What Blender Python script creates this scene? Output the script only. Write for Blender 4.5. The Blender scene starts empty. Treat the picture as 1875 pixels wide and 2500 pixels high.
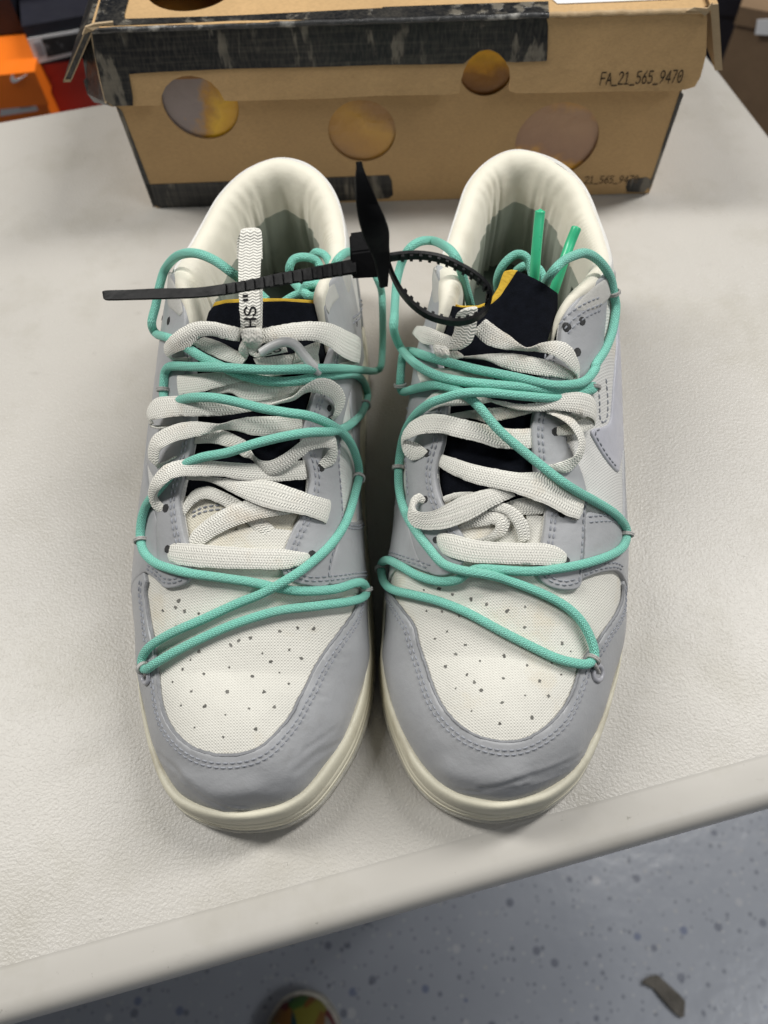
import bpy, bmesh, math, random
import numpy as np
from mathutils import Vector, Matrix
from mathutils.bvhtree import BVHTree
from mathutils.geometry import delaunay_2d_cdt
random.seed(5); rng = np.random.default_rng(5)
C = bpy.context.scene.collection
SC = bpy.context.scene

# ------------------------------------------------------------------ camera
F, PITCH, ROLL, HC = 1871.5, 1.0729, -0.0557, 0.3744        # focal length in photo pixels, radians, metres
fw = np.array([0, math.cos(PITCH), -math.sin(PITCH)]); _rt = np.array([1., 0, 0]); _up = np.cross(_rt, fw)
CR = math.cos(ROLL)*_rt + math.sin(ROLL)*_up; CU = -math.sin(ROLL)*_rt + math.cos(ROLL)*_up
CP = np.array([0, 0, HC])
cd = bpy.data.cameras.new('camera'); cam = bpy.data.objects.new('camera', cd); C.objects.link(cam)
cam.matrix_world = Matrix(((CR[0], CU[0], -fw[0], CP[0]), (CR[1], CU[1], -fw[1], CP[1]), (CR[2], CU[2], -fw[2], CP[2]), (0, 0, 0, 1)))
cd.sensor_fit = 'VERTICAL'; cd.sensor_height = 36; cd.lens = F*36/2500
cd.clip_start = .01; cd.clip_end = 50
cd.dof.use_dof = True; cd.dof.focus_distance = .335; cd.dof.aperture_fstop = 9.0
SC.camera = cam

# ------------------------------------------------------------------ light: shop ceiling panels
w = bpy.data.worlds.new('World'); SC.world = w; w.use_nodes = True
w.node_tree.nodes['Background'].inputs[0].default_value = (.93, .96, 1, 1)
w.node_tree.nodes['Background'].inputs[1].default_value = .045
def lamp(loc, size, power, col, aim):
    l = bpy.data.lights.new('ceiling_light', 'AREA'); l.shape = 'RECTANGLE'; l.size, l.size_y = size
    l.energy = power; l.color = col
    o = bpy.data.objects.new('ceiling_light', l); C.objects.link(o); o.location = loc
    o.rotation_euler = (Vector(aim)-Vector(loc)).to_track_quat('-Z', 'Y').to_euler()
lamp((-1.20, .65, 1.75), (.30, 1.2), 24.5, (1, .985, .95), (-.05, .35, 0))
lamp((1.20, .85, 1.85), (.30, 1.2), 29, (1, .985, .96), (.05, .40, 0))
lamp((1.7, -.9, 2.2), (1.2, .5), 11, (.95, .98, 1), (.7, -.5, -.74))
SC.view_settings.view_transform = 'Standard'; SC.view_settings.look = 'None'
SC.view_settings.exposure = 0.40; SC.view_settings.gamma = 1

# ------------------------------------------------------------------ pixel helpers: photo pixel -> ray -> point in the place
K = 1875/1659
def A(x, y): return (x*K, y*K)
def Zf(ox, oy, s): return lambda x, y: (ox+x/s, oy+y/s)
Z5 = Zf(300, 700, 2.5136); Z6 = Zf(900, 700, 2.5136); Z7 = Zf(300, 1300, 2.5136); Z8 = Zf(900, 1300, 2.5136)
Z3 = Zf(200, 340, 2.1829); Z4 = Zf(900, 340, 2.1829); Z1 = Zf(0, 0, 1.7463); Z2 = Zf(925, 0, 1.7463)
ZB = Zf(0, 0, 5.53); ZR = Zf(1600, 0, 4.425); ZF = Zf(925, 1900, 1.7463); ZG = Zf(0, 2000, 1.7463)
def ray(p):
    d = fw + (p[0]-937.5)/F*CR - (p[1]-1250)/F*CU
    return d/np.linalg.norm(d)
def at_z(p, z): d = ray(p); return CP + d*((z-CP[2])/d[2])
def at_y(p, y): d = ray(p); return CP + d*((y-CP[1])/d[1])

# ------------------------------------------------------------------ object helpers
def link(o, parent=None):
    C.objects.link(o)
    if parent: o.parent = parent
    return o
def obj(name, verts, faces, mat, parent=None, smooth=True, uvs=None, kind=None):
    me = bpy.data.meshes.new(name); me.from_pydata([tuple(map(float, v)) for v in verts], [], [tuple(map(int, f)) for f in faces])
    bm = bmesh.new(); bm.from_mesh(me); bmesh.ops.recalc_face_normals(bm, faces=bm.faces)
    bm.to_mesh(me); bm.free()
    for m in (mat if isinstance(mat, list) else [mat]): me.materials.append(m)
    if smooth:
        me.polygons.foreach_set('use_smooth', [True]*len(me.polygons))
        if smooth != 'all':
            me.set_sharp_from_angle(angle=math.radians(50))
    if uvs is not None:
        ul = me.uv_layers.new(name='UVMap')
        vi = np.empty(len(me.loops), int); me.loops.foreach_get('vertex_index', vi)
        ul.data.foreach_set('uv', np.asarray(uvs, float)[vi].ravel())
    me.update()
    o = link(bpy.data.objects.new(name, me), parent)
    if kind: o['kind'] = kind
    return o
def tag(o, label=None, cat=None, group=None, kind=None):
    if label: o['label'] = label
    if cat: o['category'] = cat
    if group: o['group'] = group
    if kind: o['kind'] = kind
    return o
def thing(name, label, cat, loc=(0, 0, 0), group=None):
    o = bpy.data.objects.new(name, None); o.empty_display_size = .02; C.objects.link(o)
    tag(o, label, cat, group); o['base'] = [float(v) for v in loc]
    return o
class Mesh:                                     # collects pieces that are one object
    def __init__(s): s.v = []; s.f = []; s.uv = []
    def add(s, v, f, uv=None):
        n = len(s.v); s.v += [tuple(x) for x in v]; s.f += [tuple(i+n for i in q) for q in f]
        s.uv += list(uv) if uv is not None else [(0, 0)]*len(v)
        return s
    def build(s, name, mat, parent=None, **k): return obj(name, s.v, s.f, mat, parent, uvs=s.uv, **k)
def cr(P, n=8, closed=False):                   # Catmull-Rom (centripetal-ish) through points
    P = np.asarray(P, float); out = []
    m = len(P); segs = m if closed else m-1
    for i in range(segs):
        if closed: p0, p1, p2, p3 = P[(i-1) % m], P[i], P[(i+1) % m], P[(i+2) % m]
        else: p0, p1, p2, p3 = P[max(i-1, 0)], P[i], P[i+1], P[min(i+2, m-1)]
        for j in range(n):
            t = j/n
            out.append(.5*((2*p1)+(-p0+p2)*t+(2*p0-5*p1+4*p2-p3)*t*t+(-p0+3*p1-3*p2+p3)*t**3))
    if not closed: out.append(P[-1])
    return np.array(out)
def resample(P, step, closed=False):
    P = np.asarray(P, float)
    if closed: P = np.vstack([P, P[:1]])
    L = np.r_[0, np.cumsum(np.linalg.norm(np.diff(P, axis=0), axis=1))]
    n = max(2, int(round(L[-1]/step))+1); t = np.linspace(0, L[-1], n)
    R = np.stack([np.interp(t, L, P[:, k]) for k in range(P.shape[1])], 1)
    return R[:-1] if closed else R
def nrm(v): v = np.asarray(v, float); return v/(np.linalg.norm(v, axis=-1, keepdims=True)+1e-12)
def frames(P):
    T = np.gradient(P, axis=0); T = nrm(T)
    n = np.cross(T[0], [0, 0, 1.]);  n = n if np.linalg.norm(n) > .1 else np.cross(T[0], [1., 0, 0]); n = nrm(n)
    Ns = [n]
    for i in range(1, len(P)):
        n = n - T[i]*np.dot(n, T[i]); n = nrm(n); Ns.append(n)
    Ns = np.array(Ns); return T, Ns, np.cross(T, Ns)
def tube(P, r, k=10, M=None, caps=True, flat=1.0):
    P = np.asarray(P, float); T, N, B = frames(P); M = M or Mesh()
    L = np.r_[0, np.cumsum(np.linalg.norm(np.diff(P, axis=0), axis=1))]
    rr = np.broadcast_to(np.asarray(r, float), (len(P),)); v = []; uv = []; f = []
    for i in range(len(P)):
        for j in range(k+1):
            a = 2*math.pi*j/k
            v.append(P[i]+rr[i]*(math.cos(a)*N[i]+flat*math.sin(a)*B[i])); uv.append((j/k, L[i]*1000))
    for i in range(len(P)-1):
        for j in range(k):
            a = i*(k+1)+j; f.append((a, a+1, a+k+2, a+k+1))
    if caps:
        for i, s in ((0, -1), (len(P)-1, 1)):
            c = len(v); v.append(P[i]+T[i]*s*rr[i]*.6); uv.append((0, L[i]*1000))
            for j in range(k): f.append((i*(k+1)+j, i*(k+1)+j+1, c))
    M.add(v, f, uv); return M
def box_mesh(M, lo, hi, fn=lambda p: p):
    v = [fn(np.array([x, y, z], float)) for x in (lo[0], hi[0]) for y in (lo[1], hi[1]) for z in (lo[2], hi[2])]
    M.add(v, [(0, 1, 3, 2), (4, 6, 7, 5), (0, 4, 5, 1), (2, 3, 7, 6), (0, 2, 6, 4), (1, 5, 7, 3)]); return M
def inside(P, poly):
    P = np.asarray(P); x, y = P[:, 0], P[:, 1]; c = np.zeros(len(P), bool); q = np.asarray(poly); j = len(q)-1
    for i in range(len(q)):
        xi, yi = q[i]; xj, yj = q[j]
        m = ((yi > y) != (yj > y)) & (x < (xj-xi)*(y-yi)/((yj-yi) or 1e-12)+xi); c ^= m; j = i
    return c
def dist_poly(P, poly, closed=True):
    P = np.asarray(P, float); q = np.asarray(poly, float); d = np.full(len(P), 1e9)
    r = range(len(q)) if closed else range(len(q)-1)
    for i in r:
        a, b = q[i], q[(i+1) % len(q)]; ab = b-a; t = np.clip(((P-a)@ab)/(ab@ab+1e-15), 0, 1)
        d = np.minimum(d, np.linalg.norm(P-(a+t[:, None]*ab), axis=1))
    return d
def fill(poly, step, holes=(), edge=None):
    """triangulate a 2-D outline with interior points; returns pts, tris, boundary loops (index lists)"""
    poly = np.asarray(poly, float); loops = [poly]+[np.asarray(h, float) for h in holes]
    lo, hi = poly.min(0), poly.max(0)
    gx, gy = np.meshgrid(np.arange(lo[0], hi[0], step), np.arange(lo[1], hi[1], step*.87)); gx[1::2] += step/2
    G = np.stack([gx.ravel(), gy.ravel()], 1)
    ok = inside(G, poly)
    for h in loops[1:]: ok &= ~inside(G, h)
    G = G[ok]
    if len(G):
        d = np.min([dist_poly(G, l) for l in loops], axis=0); G = G[d > (edge*2.2 if edge else step*.45)]
    pts = [l for l in loops]; cons = []; n = 0
    for l in loops:
        cons += [(n+i, n+(i+1) % len(l)) for i in range(len(l))]; n += len(l)
    extra = [G]
    if edge:                                    # rings just inside the outline, so the edge can round over
        for e in (edge*.45, edge*1.2):
            for l in loops:
                t = nrm(np.roll(l, -1, 0)-np.roll(l, 1, 0)); nn = np.stack([-t[:, 1], t[:, 0]], 1)
                for s in (1, -1):
                    q = l+nn*e*s; o = inside(q, poly)
                    for h in loops[1:]: o &= ~inside(q, h)
                    q = q[o]
                    if len(q):
                        dd = np.min([dist_poly(q, l2) for l2 in loops], axis=0); extra.append(q[dd > e*.8])
    allp = np.vstack(pts+extra)
    V, _, T, ov, _, _ = delaunay_2d_cdt([Vector(p) for p in allp], cons, [], 0, 1e-9)
    V = np.array([tuple(p) for p in V]); T = np.array([t for t in T if len(t) == 3])
    c = V[T].mean(1); ok = inside(c, poly)
    for h in loops[1:]: ok &= ~inside(c, h)
    T = T[ok]
    e = {}
    for t in T:
        for a, b in ((t[0], t[1]), (t[1], t[2]), (t[2], t[0])): e[(a, b)] = 1
    rim = [(a, b) for (a, b) in e if (b, a) not in e]
    return V, T, rim, loops
def sheet(pts3, nor, T, rim, top, bottom):      # closed sheet: top surface lifted by top, rim dropped to bottom
    n = len(pts3); v = list(pts3+nor*np.asarray(top)[:, None]); f = [tuple(t) for t in T]
    back = {}
    for a, b in rim:
        for k in (a, b):
            if k not in back: back[k] = len(v); v.append(pts3[k]+nor[k]*bottom)
        f.append((b, a, back[a], back[b]))
    return v, f

# ------------------------------------------------------------------ materials
def nt_new(name):
    m = bpy.data.materials.new(name); m.use_nodes = True; nt = m.node_tree
    return m, nt, nt.nodes['Principled BSDF']
def nd(nt, t, **k):
    n = nt.nodes.new(t)
    for a, v in k.items():
        if a.startswith('i_'): n.inputs[a[2:]].default_value = v
        else: setattr(n, a, v)
    return n
def math_(nt, op, a, b=None, c=None):
    n = nd(nt, 'ShaderNodeMath', operation=op)
    for i, v in enumerate((a, b, c)):
        if v is None: continue
        if isinstance(v, (int, float)): n.inputs[i].default_value = v
        else: nt.links.new(v, n.inputs[i])
    return n.outputs[0]
def noise(nt, vec, scale, detail=3, rough=.55, out='Fac'):
    n = nd(nt, 'ShaderNodeTexNoise'); n.inputs['Scale'].default_value = scale; n.inputs['Detail'].default_value = detail
    n.inputs['Roughness'].default_value = rough; nt.links.new(vec, n.inputs['Vector']); return n.outputs[out]
def ramp(nt, fac, stops):
    r = nd(nt, 'ShaderNodeValToRGB'); nt.links.new(fac, r.inputs[0]); e = r.color_ramp.elements
    while len(e) < len(stops): e.new(.5)
    for x, (p, c) in zip(e, stops):
        x.position = p; x.color = (c, c, c, 1) if isinstance(c, (int, float)) else (*c, 1)
    return r.outputs[0]
def mix(nt, fac, a, b, mode='MIX'):
    n = nd(nt, 'ShaderNodeMix', data_type='RGBA', blend_type=mode)
    for s, v in ((n.inputs[0], fac), (n.inputs[6], a), (n.inputs[7], b)):
        if isinstance(v, (int, float)): s.default_value = v
        elif isinstance(v, tuple): s.default_value = (*v, 1)
        else: nt.links.new(v, s)
    return n.outputs[2]
def bump(nt, p, layers):
    prev = None
    for h, dist in layers:
        b = nd(nt, 'ShaderNodeBump'); b.inputs['Strength'].default_value = 1; b.inputs['Distance'].default_value = dist
        nt.links.new(h, b.inputs['Height'])
        if prev: nt.links.new(prev, b.inputs['Normal'])
        prev = b.outputs[0]
    nt.links.new(prev, p.inputs['Normal'])
def coord(nt, k='Object'): return nd(nt, 'ShaderNodeTexCoord').outputs[k]
def scaled(nt, vec, s, rot=(0, 0, 0)):
    m = nd(nt, 'ShaderNodeMapping'); m.inputs['Scale'].default_value = s; m.inputs['Rotation'].default_value = rot
    nt.links.new(vec, m.inputs[0]); return m.outputs[0]
def sep(nt, v): n = nd(nt, 'ShaderNodeSeparateXYZ'); nt.links.new(v, n.inputs[0]); return n.outputs
def basic(name, col, rough=.5, var=.1, vs=30, bumps=((400, .0001),), spec=.5, stain=None, sheen=0, coat=0):
    m, nt, p = nt_new(name); co = coord(nt)
    a = tuple(c*(1-var) for c in col); b = tuple(min(1, c*(1+var)) for c in col)
    c = ramp(nt, noise(nt, co, vs, 5), [(.3, a), (.7, b)])
    if stain:
        sc, amt, sp = stain
        c = mix(nt, ramp(nt, noise(nt, co, sp, 6, .62), [(.55, 0.), (.75, amt)]), c, sc)
    nt.links.new(c, p.inputs['Base Color'])
    rr = math_(nt, 'MULTIPLY_ADD', noise(nt, co, vs*3, 3), .18, rough-.09); nt.links.new(rr, p.inputs['Roughness'])
    p.inputs['Specular IOR Level'].default_value = spec
    if sheen: p.inputs['Sheen Weight'].default_value = sheen
    if coat: p.inputs['Coat Weight'].default_value = coat; p.inputs['Coat Roughness'].default_value = .15
    if bumps: bump(nt, p, [(noise(nt, co, s, 4), d) for s, d in bumps])
    return m
def m_leather(name, col, rough=.40):
    m, nt, p = nt_new(name); co = coord(nt)
    c = ramp(nt, noise(nt, co, 22, 5), [(.3, tuple(x*.94 for x in col)), (.7, tuple(x*1.05 for x in col))])
    c = mix(nt, ramp(nt, noise(nt, co, 90, 6, .7), [(.56, 0.), (.78, .30)]), c, (.24, .23, .22))
    nt.links.new(c, p.inputs['Base Color'])
    nt.links.new(math_(nt, 'MULTIPLY_ADD', noise(nt, co, 60, 4), .22, rough-.1), p.inputs['Roughness'])
    p.inputs['Specular IOR Level'].default_value = .4
    vo = nd(nt, 'ShaderNodeTexVoronoi', feature='DISTANCE_TO_EDGE'); vo.inputs['Scale'].default_value = 900
    nt.links.new(co, vo.inputs['Vector'])
    wr = nd(nt, 'ShaderNodeTexNoise', noise_type='RIDGED_MULTIFRACTAL'); wr.inputs['Scale'].default_value = 1; wr.inputs['Detail'].default_value = 5
    nt.links.new(scaled(nt, co, (30, 95, 60), (0, 0, .3)), wr.inputs['Vector'])
    bump(nt, p, [(vo.outputs[0], .00005), (noise(nt, co, 110, 4), .0005), (wr.outputs[0], .00028)])
    return m
def m_canvas(name, col, sx=1150., rot=0.):
    m, nt, p = nt_new(name); co = coord(nt)
    v = scaled(nt, co, (1, 1, 1), (0, 0, rot)); x, y, z = sep(nt, v)
    wob = math_(nt, 'MULTIPLY', noise(nt, co, 220, 3), 2.2)
    fx = math_(nt, 'SINE', math_(nt, 'MULTIPLY_ADD', x, sx*4.2, wob)); fy = math_(nt, 'SINE', math_(nt, 'MULTIPLY_ADD', y, sx*4.6, wob))
    pr = math_(nt, 'MULTIPLY', fx, fy); hgt = math_(nt, 'ADD', math_(nt, 'MULTIPLY', pr, .8), math_(nt, 'MULTIPLY', fy, .2))
    c = ramp(nt, noise(nt, co, 35, 5), [(.3, tuple(q*.94 for q in col)), (.7, tuple(min(.9, q*1.04) for q in col))])
    c = mix(nt, math_(nt, 'MULTIPLY', ramp(nt, hgt, [(.0, 1.), (.45, 0.)]), .16), c, tuple(q*.55 for q in col))
    c = mix(nt, ramp(nt, noise(nt, co, 28, 6, .65), [(.55, 0.), (.78, .55)]), c, (.62, .50, .30))
    nt.links.new(c, p.inputs['Base Color']); p.inputs['Roughness'].default_value = .9; p.inputs['Specular IOR Level'].default_value = .15
    bump(nt, p, [(hgt, .00012), (noise(nt, co, 60, 3), .0006)])
    return m
def m_lace(name, col):
    m, nt, p = nt_new(name); uv = coord(nt, 'UV'); co = coord(nt); u, v, _ = sep(nt, uv)
    tri = math_(nt, 'PINGPONG', math_(nt, 'MULTIPLY', u, 6.), 1.)
    ph = math_(nt, 'ADD', math_(nt, 'MULTIPLY', v, 5.2), math_(nt, 'MULTIPLY', tri, 3.6))
    ph = math_(nt, 'ADD', ph, math_(nt, 'MULTIPLY', noise(nt, co, 500, 2), 2.))
    h = math_(nt, 'SINE', ph); h2 = math_(nt, 'SINE', math_(nt, 'MULTIPLY', u, 50.))
    hh = math_(nt, 'ADD', h, math_(nt, 'MULTIPLY', h2, .35))
    c = ramp(nt, noise(nt, co, 45, 5), [(.3, tuple(q*.93 for q in col)), (.7, tuple(min(.92, q*1.03) for q in col))])
    c = mix(nt, math_(nt, 'MULTIPLY', ramp(nt, hh, [(.0, 1.), (.5, 0.)]), .12), c, tuple(q*.5 for q in col))
    c = mix(nt, ramp(nt, noise(nt, co, 40, 5, .6), [(.56, 0.), (.74, .5)]), c, (.62, .48, .33))
    nt.links.new(c, p.inputs['Base Color']); p.inputs['Roughness'].default_value = .85; p.inputs['Specular IOR Level'].default_value = .2
    p.inputs['Sheen Weight'].default_value = .15
    bump(nt, p, [(hh, .00013), (noise(nt, co, 900, 2), .00012)])
    return m
def m_cord(name, col):
    m, nt, p = nt_new(name); uv = coord(nt, 'UV'); co = coord(nt); u, v, _ = sep(nt, uv)
    a = math_(nt, 'MULTIPLY', u, 2*math.pi*11); b = math_(nt, 'MULTIPLY', v, 2*math.pi/1.5)
    s1 = math_(nt, 'SINE', math_(nt, 'ADD', b, math_(nt, 'MULTIPLY', math_(nt, 'SIGN', math_(nt, 'SINE', a)), 1.2)))
    s2 = math_(nt, 'ABSOLUTE', math_(nt, 'SINE', a)); h = math_(nt, 'MULTIPLY', math_(nt, 'ADD', s1, 1.3), s2)
    c = ramp(nt, h, [(.0, tuple(q*.62 for q in col)), (.9, col), (1., tuple(min(.9, q*1.12+.03) for q in col))])
    c = mix(nt, ramp(nt, noise(nt, co, 30, 5, .6), [(.52, 0.), (.75, .22)]), c, (.35, .42, .36))
    nt.links.new(c, p.inputs['Base Color']); p.inputs['Roughness'].default_value = .55; p.inputs['Specular IOR Level'].default_value = .35
    p.inputs['Sheen Weight'].default_value = .1
    bump(nt, p, [(h, .00022)])
    return m
LEATHER = m_leather('grey leather', (.385, .389, .400)); LEATHER_EDGE = basic('raw leather edge', (.24, .243, .255), .8, .15, 300, ((1500, .0002),))
SWOOSH_M = m_leather('pale lilac leather', (.52, .52, .57), .4)
CANVAS = m_canvas('off white canvas', (.78, .76, .69)); SIDE_M = m_canvas('pale side canvas', (.72, .71, .68))
GUSSET_M = m_canvas('cream tongue canvas', (.76, .72, .60))
LACE = m_lace('flat white lace', (.87, .85, .775)); CORD = m_cord('mint braided cord', (.29, .83, .65))
TIP_M = basic('mint plastic tip', (.06, .55, .28), .3, .08, 60, None, .5)
AGLET_M = basic('clear plastic aglet', (.62, .62, .61), .3, .06, 60, ((500, .0001),), .5)
RUBBER = basic('cream rubber', (.74, .70, .56), .55, .06, 25, ((700, .00008), (90, .0002)), .4, ((.36, .31, .22), .6, 48))
OUTSOLE_M = basic('scuffed outsole rubber', (.50, .48, .42), .7, .2, 120, ((1400, .0005),), .3, ((.2, .2, .2), .6, 150))
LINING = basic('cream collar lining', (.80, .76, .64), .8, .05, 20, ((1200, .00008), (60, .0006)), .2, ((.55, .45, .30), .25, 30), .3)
LOWLIN = basic('lower lining with painted shade', (.36, .39, .33), .9, .08, 40, ((900, .0002),), .15, ((.10, .12, .10), .4, 40))  # lower part of the same lining, shade inside the shoe painted into its colour
NUBUCK = basic('pale nubuck', (.50, .49, .46), .85, .08, 60, ((900, .0002), (120, .0004)), .2)
INSOLE_M = basic('mint insole with painted shade', (.09, .115, .095), .8, .12, 40, ((800, .0002),), .2, ((.10, .12, .10), .7, 40))  # mint darkened so the colour itself holds the shade inside the shoe
BLACK_M = basic('black tongue mesh', (.0045, .0055, .009), .95, .3, 300, ((1500, .0003),), .12)
FOAM_M = basic('yellow foam', (.62, .40, .05), .9, .15, 200, ((900, .0005),), .1)
THREAD = basic('grey thread', (.30, .31, .34), .75, .2, 400, None, .3)
LOOPTHREAD = basic('grey thread loop', (.42, .41, .39), .7, .25, 700, ((2500, .0002),), .3)
HOLE_M = basic('dark hole', (.05, .05, .05), .95, .4, 300, None, .1)
PERF_M = basic('frayed punch hole', (.17, .165, .15), .95, .4, 300, None, .1)
EYE_M = basic('grey enamel ring', (.40, .40, .43), .25, .05, 50, None, .6)
TIE_M = basic('black nylon', (.006, .006, .0065), .42, .2, 60, ((300, .0002),), .12)
INK = basic('black ink', (.015, .015, .016), .8, .1, 50, None, .2)

# ------------------------------------------------------------------ the shoe's last: a smooth closed form every panel, lace and cord lies on
class Last:
    def __init__(s, outline, zpts, spine, lat):
        s.lat = lat                             # -1: the foot's outer side is on the left, 1: on the right
        sp = cr(np.array(spine), 10); s.spy, s.spx = sp[:, 1], sp[:, 0]; B, H = spine[0], spine[-1]
        s.sole = resample(cr(outline, 14, True), .0008, True)
        i0 = np.argmin(s.sole[:, 1]); s.sole = np.roll(s.sole, -i0, 0)          # start at the toe tip
        t = nrm(np.roll(s.sole, -1, 0)-np.roll(s.sole, 1, 0)); nn = np.stack([t[:, 1], -t[:, 0]], 1)
        cen = s.sole.mean(0)
        if np.mean(np.sum(nn*(s.sole-cen), 1)) < 0: nn = -nn
        # orientation: s increases towards the photo's right
        if s.sole[40, 0] < s.sole[0, 0]: s.sole = np.roll(s.sole[::-1], 1, 0); nn = np.roll(nn[::-1], 1, 0)
        s.nn = nn
        toe = np.clip((s.sole[0, 1]+.075-s.sole[:, 1])/.06, 0, 1); toe = toe*toe*(3-2*toe)
        s.inset = .0030+.0032*toe
        s.up = s.sole-nn*s.inset[:, None]
        L = np.linalg.norm(np.roll(s.up, -1, 0)-s.up, axis=1); s.S = L.sum(); s.sv = np.r_[0, np.cumsum(L)]
        s.upc = np.vstack([s.up, s.up[:1]]); s.B = np.array(B); s.H = np.array(H); s.zp = np.array(zpts)
        zz = cr(s.zp, 12); s.zy, s.zz = zz[:, 0], zz[:, 1]; s.z0 = .022
        ns, nf = 420, 44
        S = np.linspace(0, s.S, ns, endpoint=False); Fi = np.linspace(0, math.pi/2, nf)
        V = s.P(np.repeat(S, nf), np.tile(Fi, ns)); s.gs = np.repeat(S, nf); s.gf = np.tile(Fi, ns)
        faces = []
        for i in range(ns):
            for j in range(nf-1):
                a, b = i*nf+j, ((i+1) % ns)*nf+j; faces.append((a, b, b+1)); faces.append((a, b+1, a+1))
        s.nreal = len(faces); s.faces = faces; s.V = V
        c = len(V); VV = [Vector(v) for v in V]+[Vector((s.up[:, 0].mean(), s.up[:, 1].mean(), s.z0))]
        fl = [((i*nf), c, ((i+1) % ns)*nf) for i in range(ns)]
        s.bvh = BVHTree.FromPolygons(VV, faces+fl)
        a, _, nrml, _ = (*s.bvh.find_nearest(Vector((s.B[0], s.B[1], 1))),)[:4]
        s.sign = 1
        co, no, _, _ = s.bvh.find_nearest(Vector((s.B[0], s.B[1], 1)))
        if no.z < 0: s.sign = -1
    def P(s, S, Fi):
        S = np.asarray(S, float) % s.S; Fi = np.asarray(Fi, float)
        O = np.stack([np.interp(S, s.sv, s.upc[:, k]) for k in (0, 1)], -1)
        ax = s.H-s.B; t = np.clip(((O-s.B)@ax)/(ax@ax), 0, 1); Q = s.B+t[..., None]*ax; Q = np.stack([np.interp(Q[..., 1], s.spy, s.spx), Q[..., 1]], -1)
        zc = np.interp(Q[..., 1], s.zy, s.zz)
        yy = [.10, .14, .19, .24, .30, .36]; ux = (O-Q)[..., 0]*s.lat/.03
        wl = .5+.5*np.tanh(2.5*ux)
        n_in = np.interp(Q[..., 1], yy, [2.3, 2.6, 3.0, 3.4, 2.6, 2.0]); n_out = np.interp(Q[..., 1], yy, [2.3, 2.25, 2.05, 2.25, 2.2, 2.0])
        e = 2/(n_in*(1-wl)+n_out*wl)
        c = np.clip(np.cos(Fi), 0, 1)**e; sn = np.clip(np.sin(Fi), 0, 1)**e
        xy = Q+(O-Q)*c[..., None]
        spring = .0045*np.clip((s.sole[0, 1]+.06-xy[..., 1])/.06, 0, 1)**2
        z = s.z0+(zc-s.z0)*sn+spring*(1-sn*.6)
        return np.stack([xy[..., 0], xy[..., 1], z], -1)
    def N(s, S, Fi):
        h = .0012; hf = .02; Fi = np.clip(Fi, .02, math.pi/2-.03)
        a = s.P(S+h, Fi)-s.P(S-h, Fi); b = s.P(S, Fi+hf)-s.P(S, Fi-hf)
        n = nrm(np.cross(a, b)); p = s.P(S, Fi); o = p-np.array([*((s.B+s.H)/2), .02])
        q = np.clip(p[..., 1], s.B[1], s.H[1]); o = p-np.stack([np.interp(q, s.spy, s.spx), q, np.full_like(q, .02)], -1)
        return n*np.where(np.sum(n*o, -1) < 0, -1, 1)[..., None]
    def near(s, p):
        co, no, i, d = s.bvh.find_nearest(Vector(p)); no = np.array(no)*s.sign; co = np.array(co)
        v = np.asarray(p)-co
        return co, no, (d if v@no >= 0 else -d), i
    def at(s, px, d=0.0):
        r = ray(px); t = .1; best = (9, .3)
        for _ in range(140):
            sd = s.near(CP+r*t)[2]-d
            if abs(sd) < best[0]: best = (abs(sd), t)
            if sd < 2e-5: return CP+r*t
            if t > .75: break
            t += max(sd*.92, 1.5e-4)
        return CP+r*best[1]
    def sf(s, px): return s.sfp(s.at(px, 0))     # pixel -> (s, phi)
    def sfp(s, p):
        co, no, d, i = s.near(p)
        i = min(i, s.nreal-1); tri = s.faces[i]; a, b, c = (s.V[k] for k in tri)
        v0, v1, v2 = b-a, c-a, co-a; d00, d01, d11, d20, d21 = v0@v0, v0@v1, v1@v1, v2@v0, v2@v1
        den = d00*d11-d01*d01
        if abs(den) < 1e-18: w1 = w2 = 1/3
        else: w1 = (d11*d20-d01*d21)/den; w2 = (d00*d21-d01*d20)/den
        w1, w2 = np.clip(w1, 0, 1), np.clip(w2, 0, 1)
        ss = np.array([s.gs[k] for k in tri]); ss = np.where(ss-ss[0] > s.S/2, ss-s.S, np.where(ss-ss[0] < -s.S/2, ss+s.S, ss))
        ff = np.array([s.gf[k] for k in tri]); W = np.array([1-w1-w2, w1, w2])
        S = (W@ss) % s.S; S = S-s.S if S > s.S/2 else S
        return np.array([S, np.clip(W@ff, 0, math.pi/2)])

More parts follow.
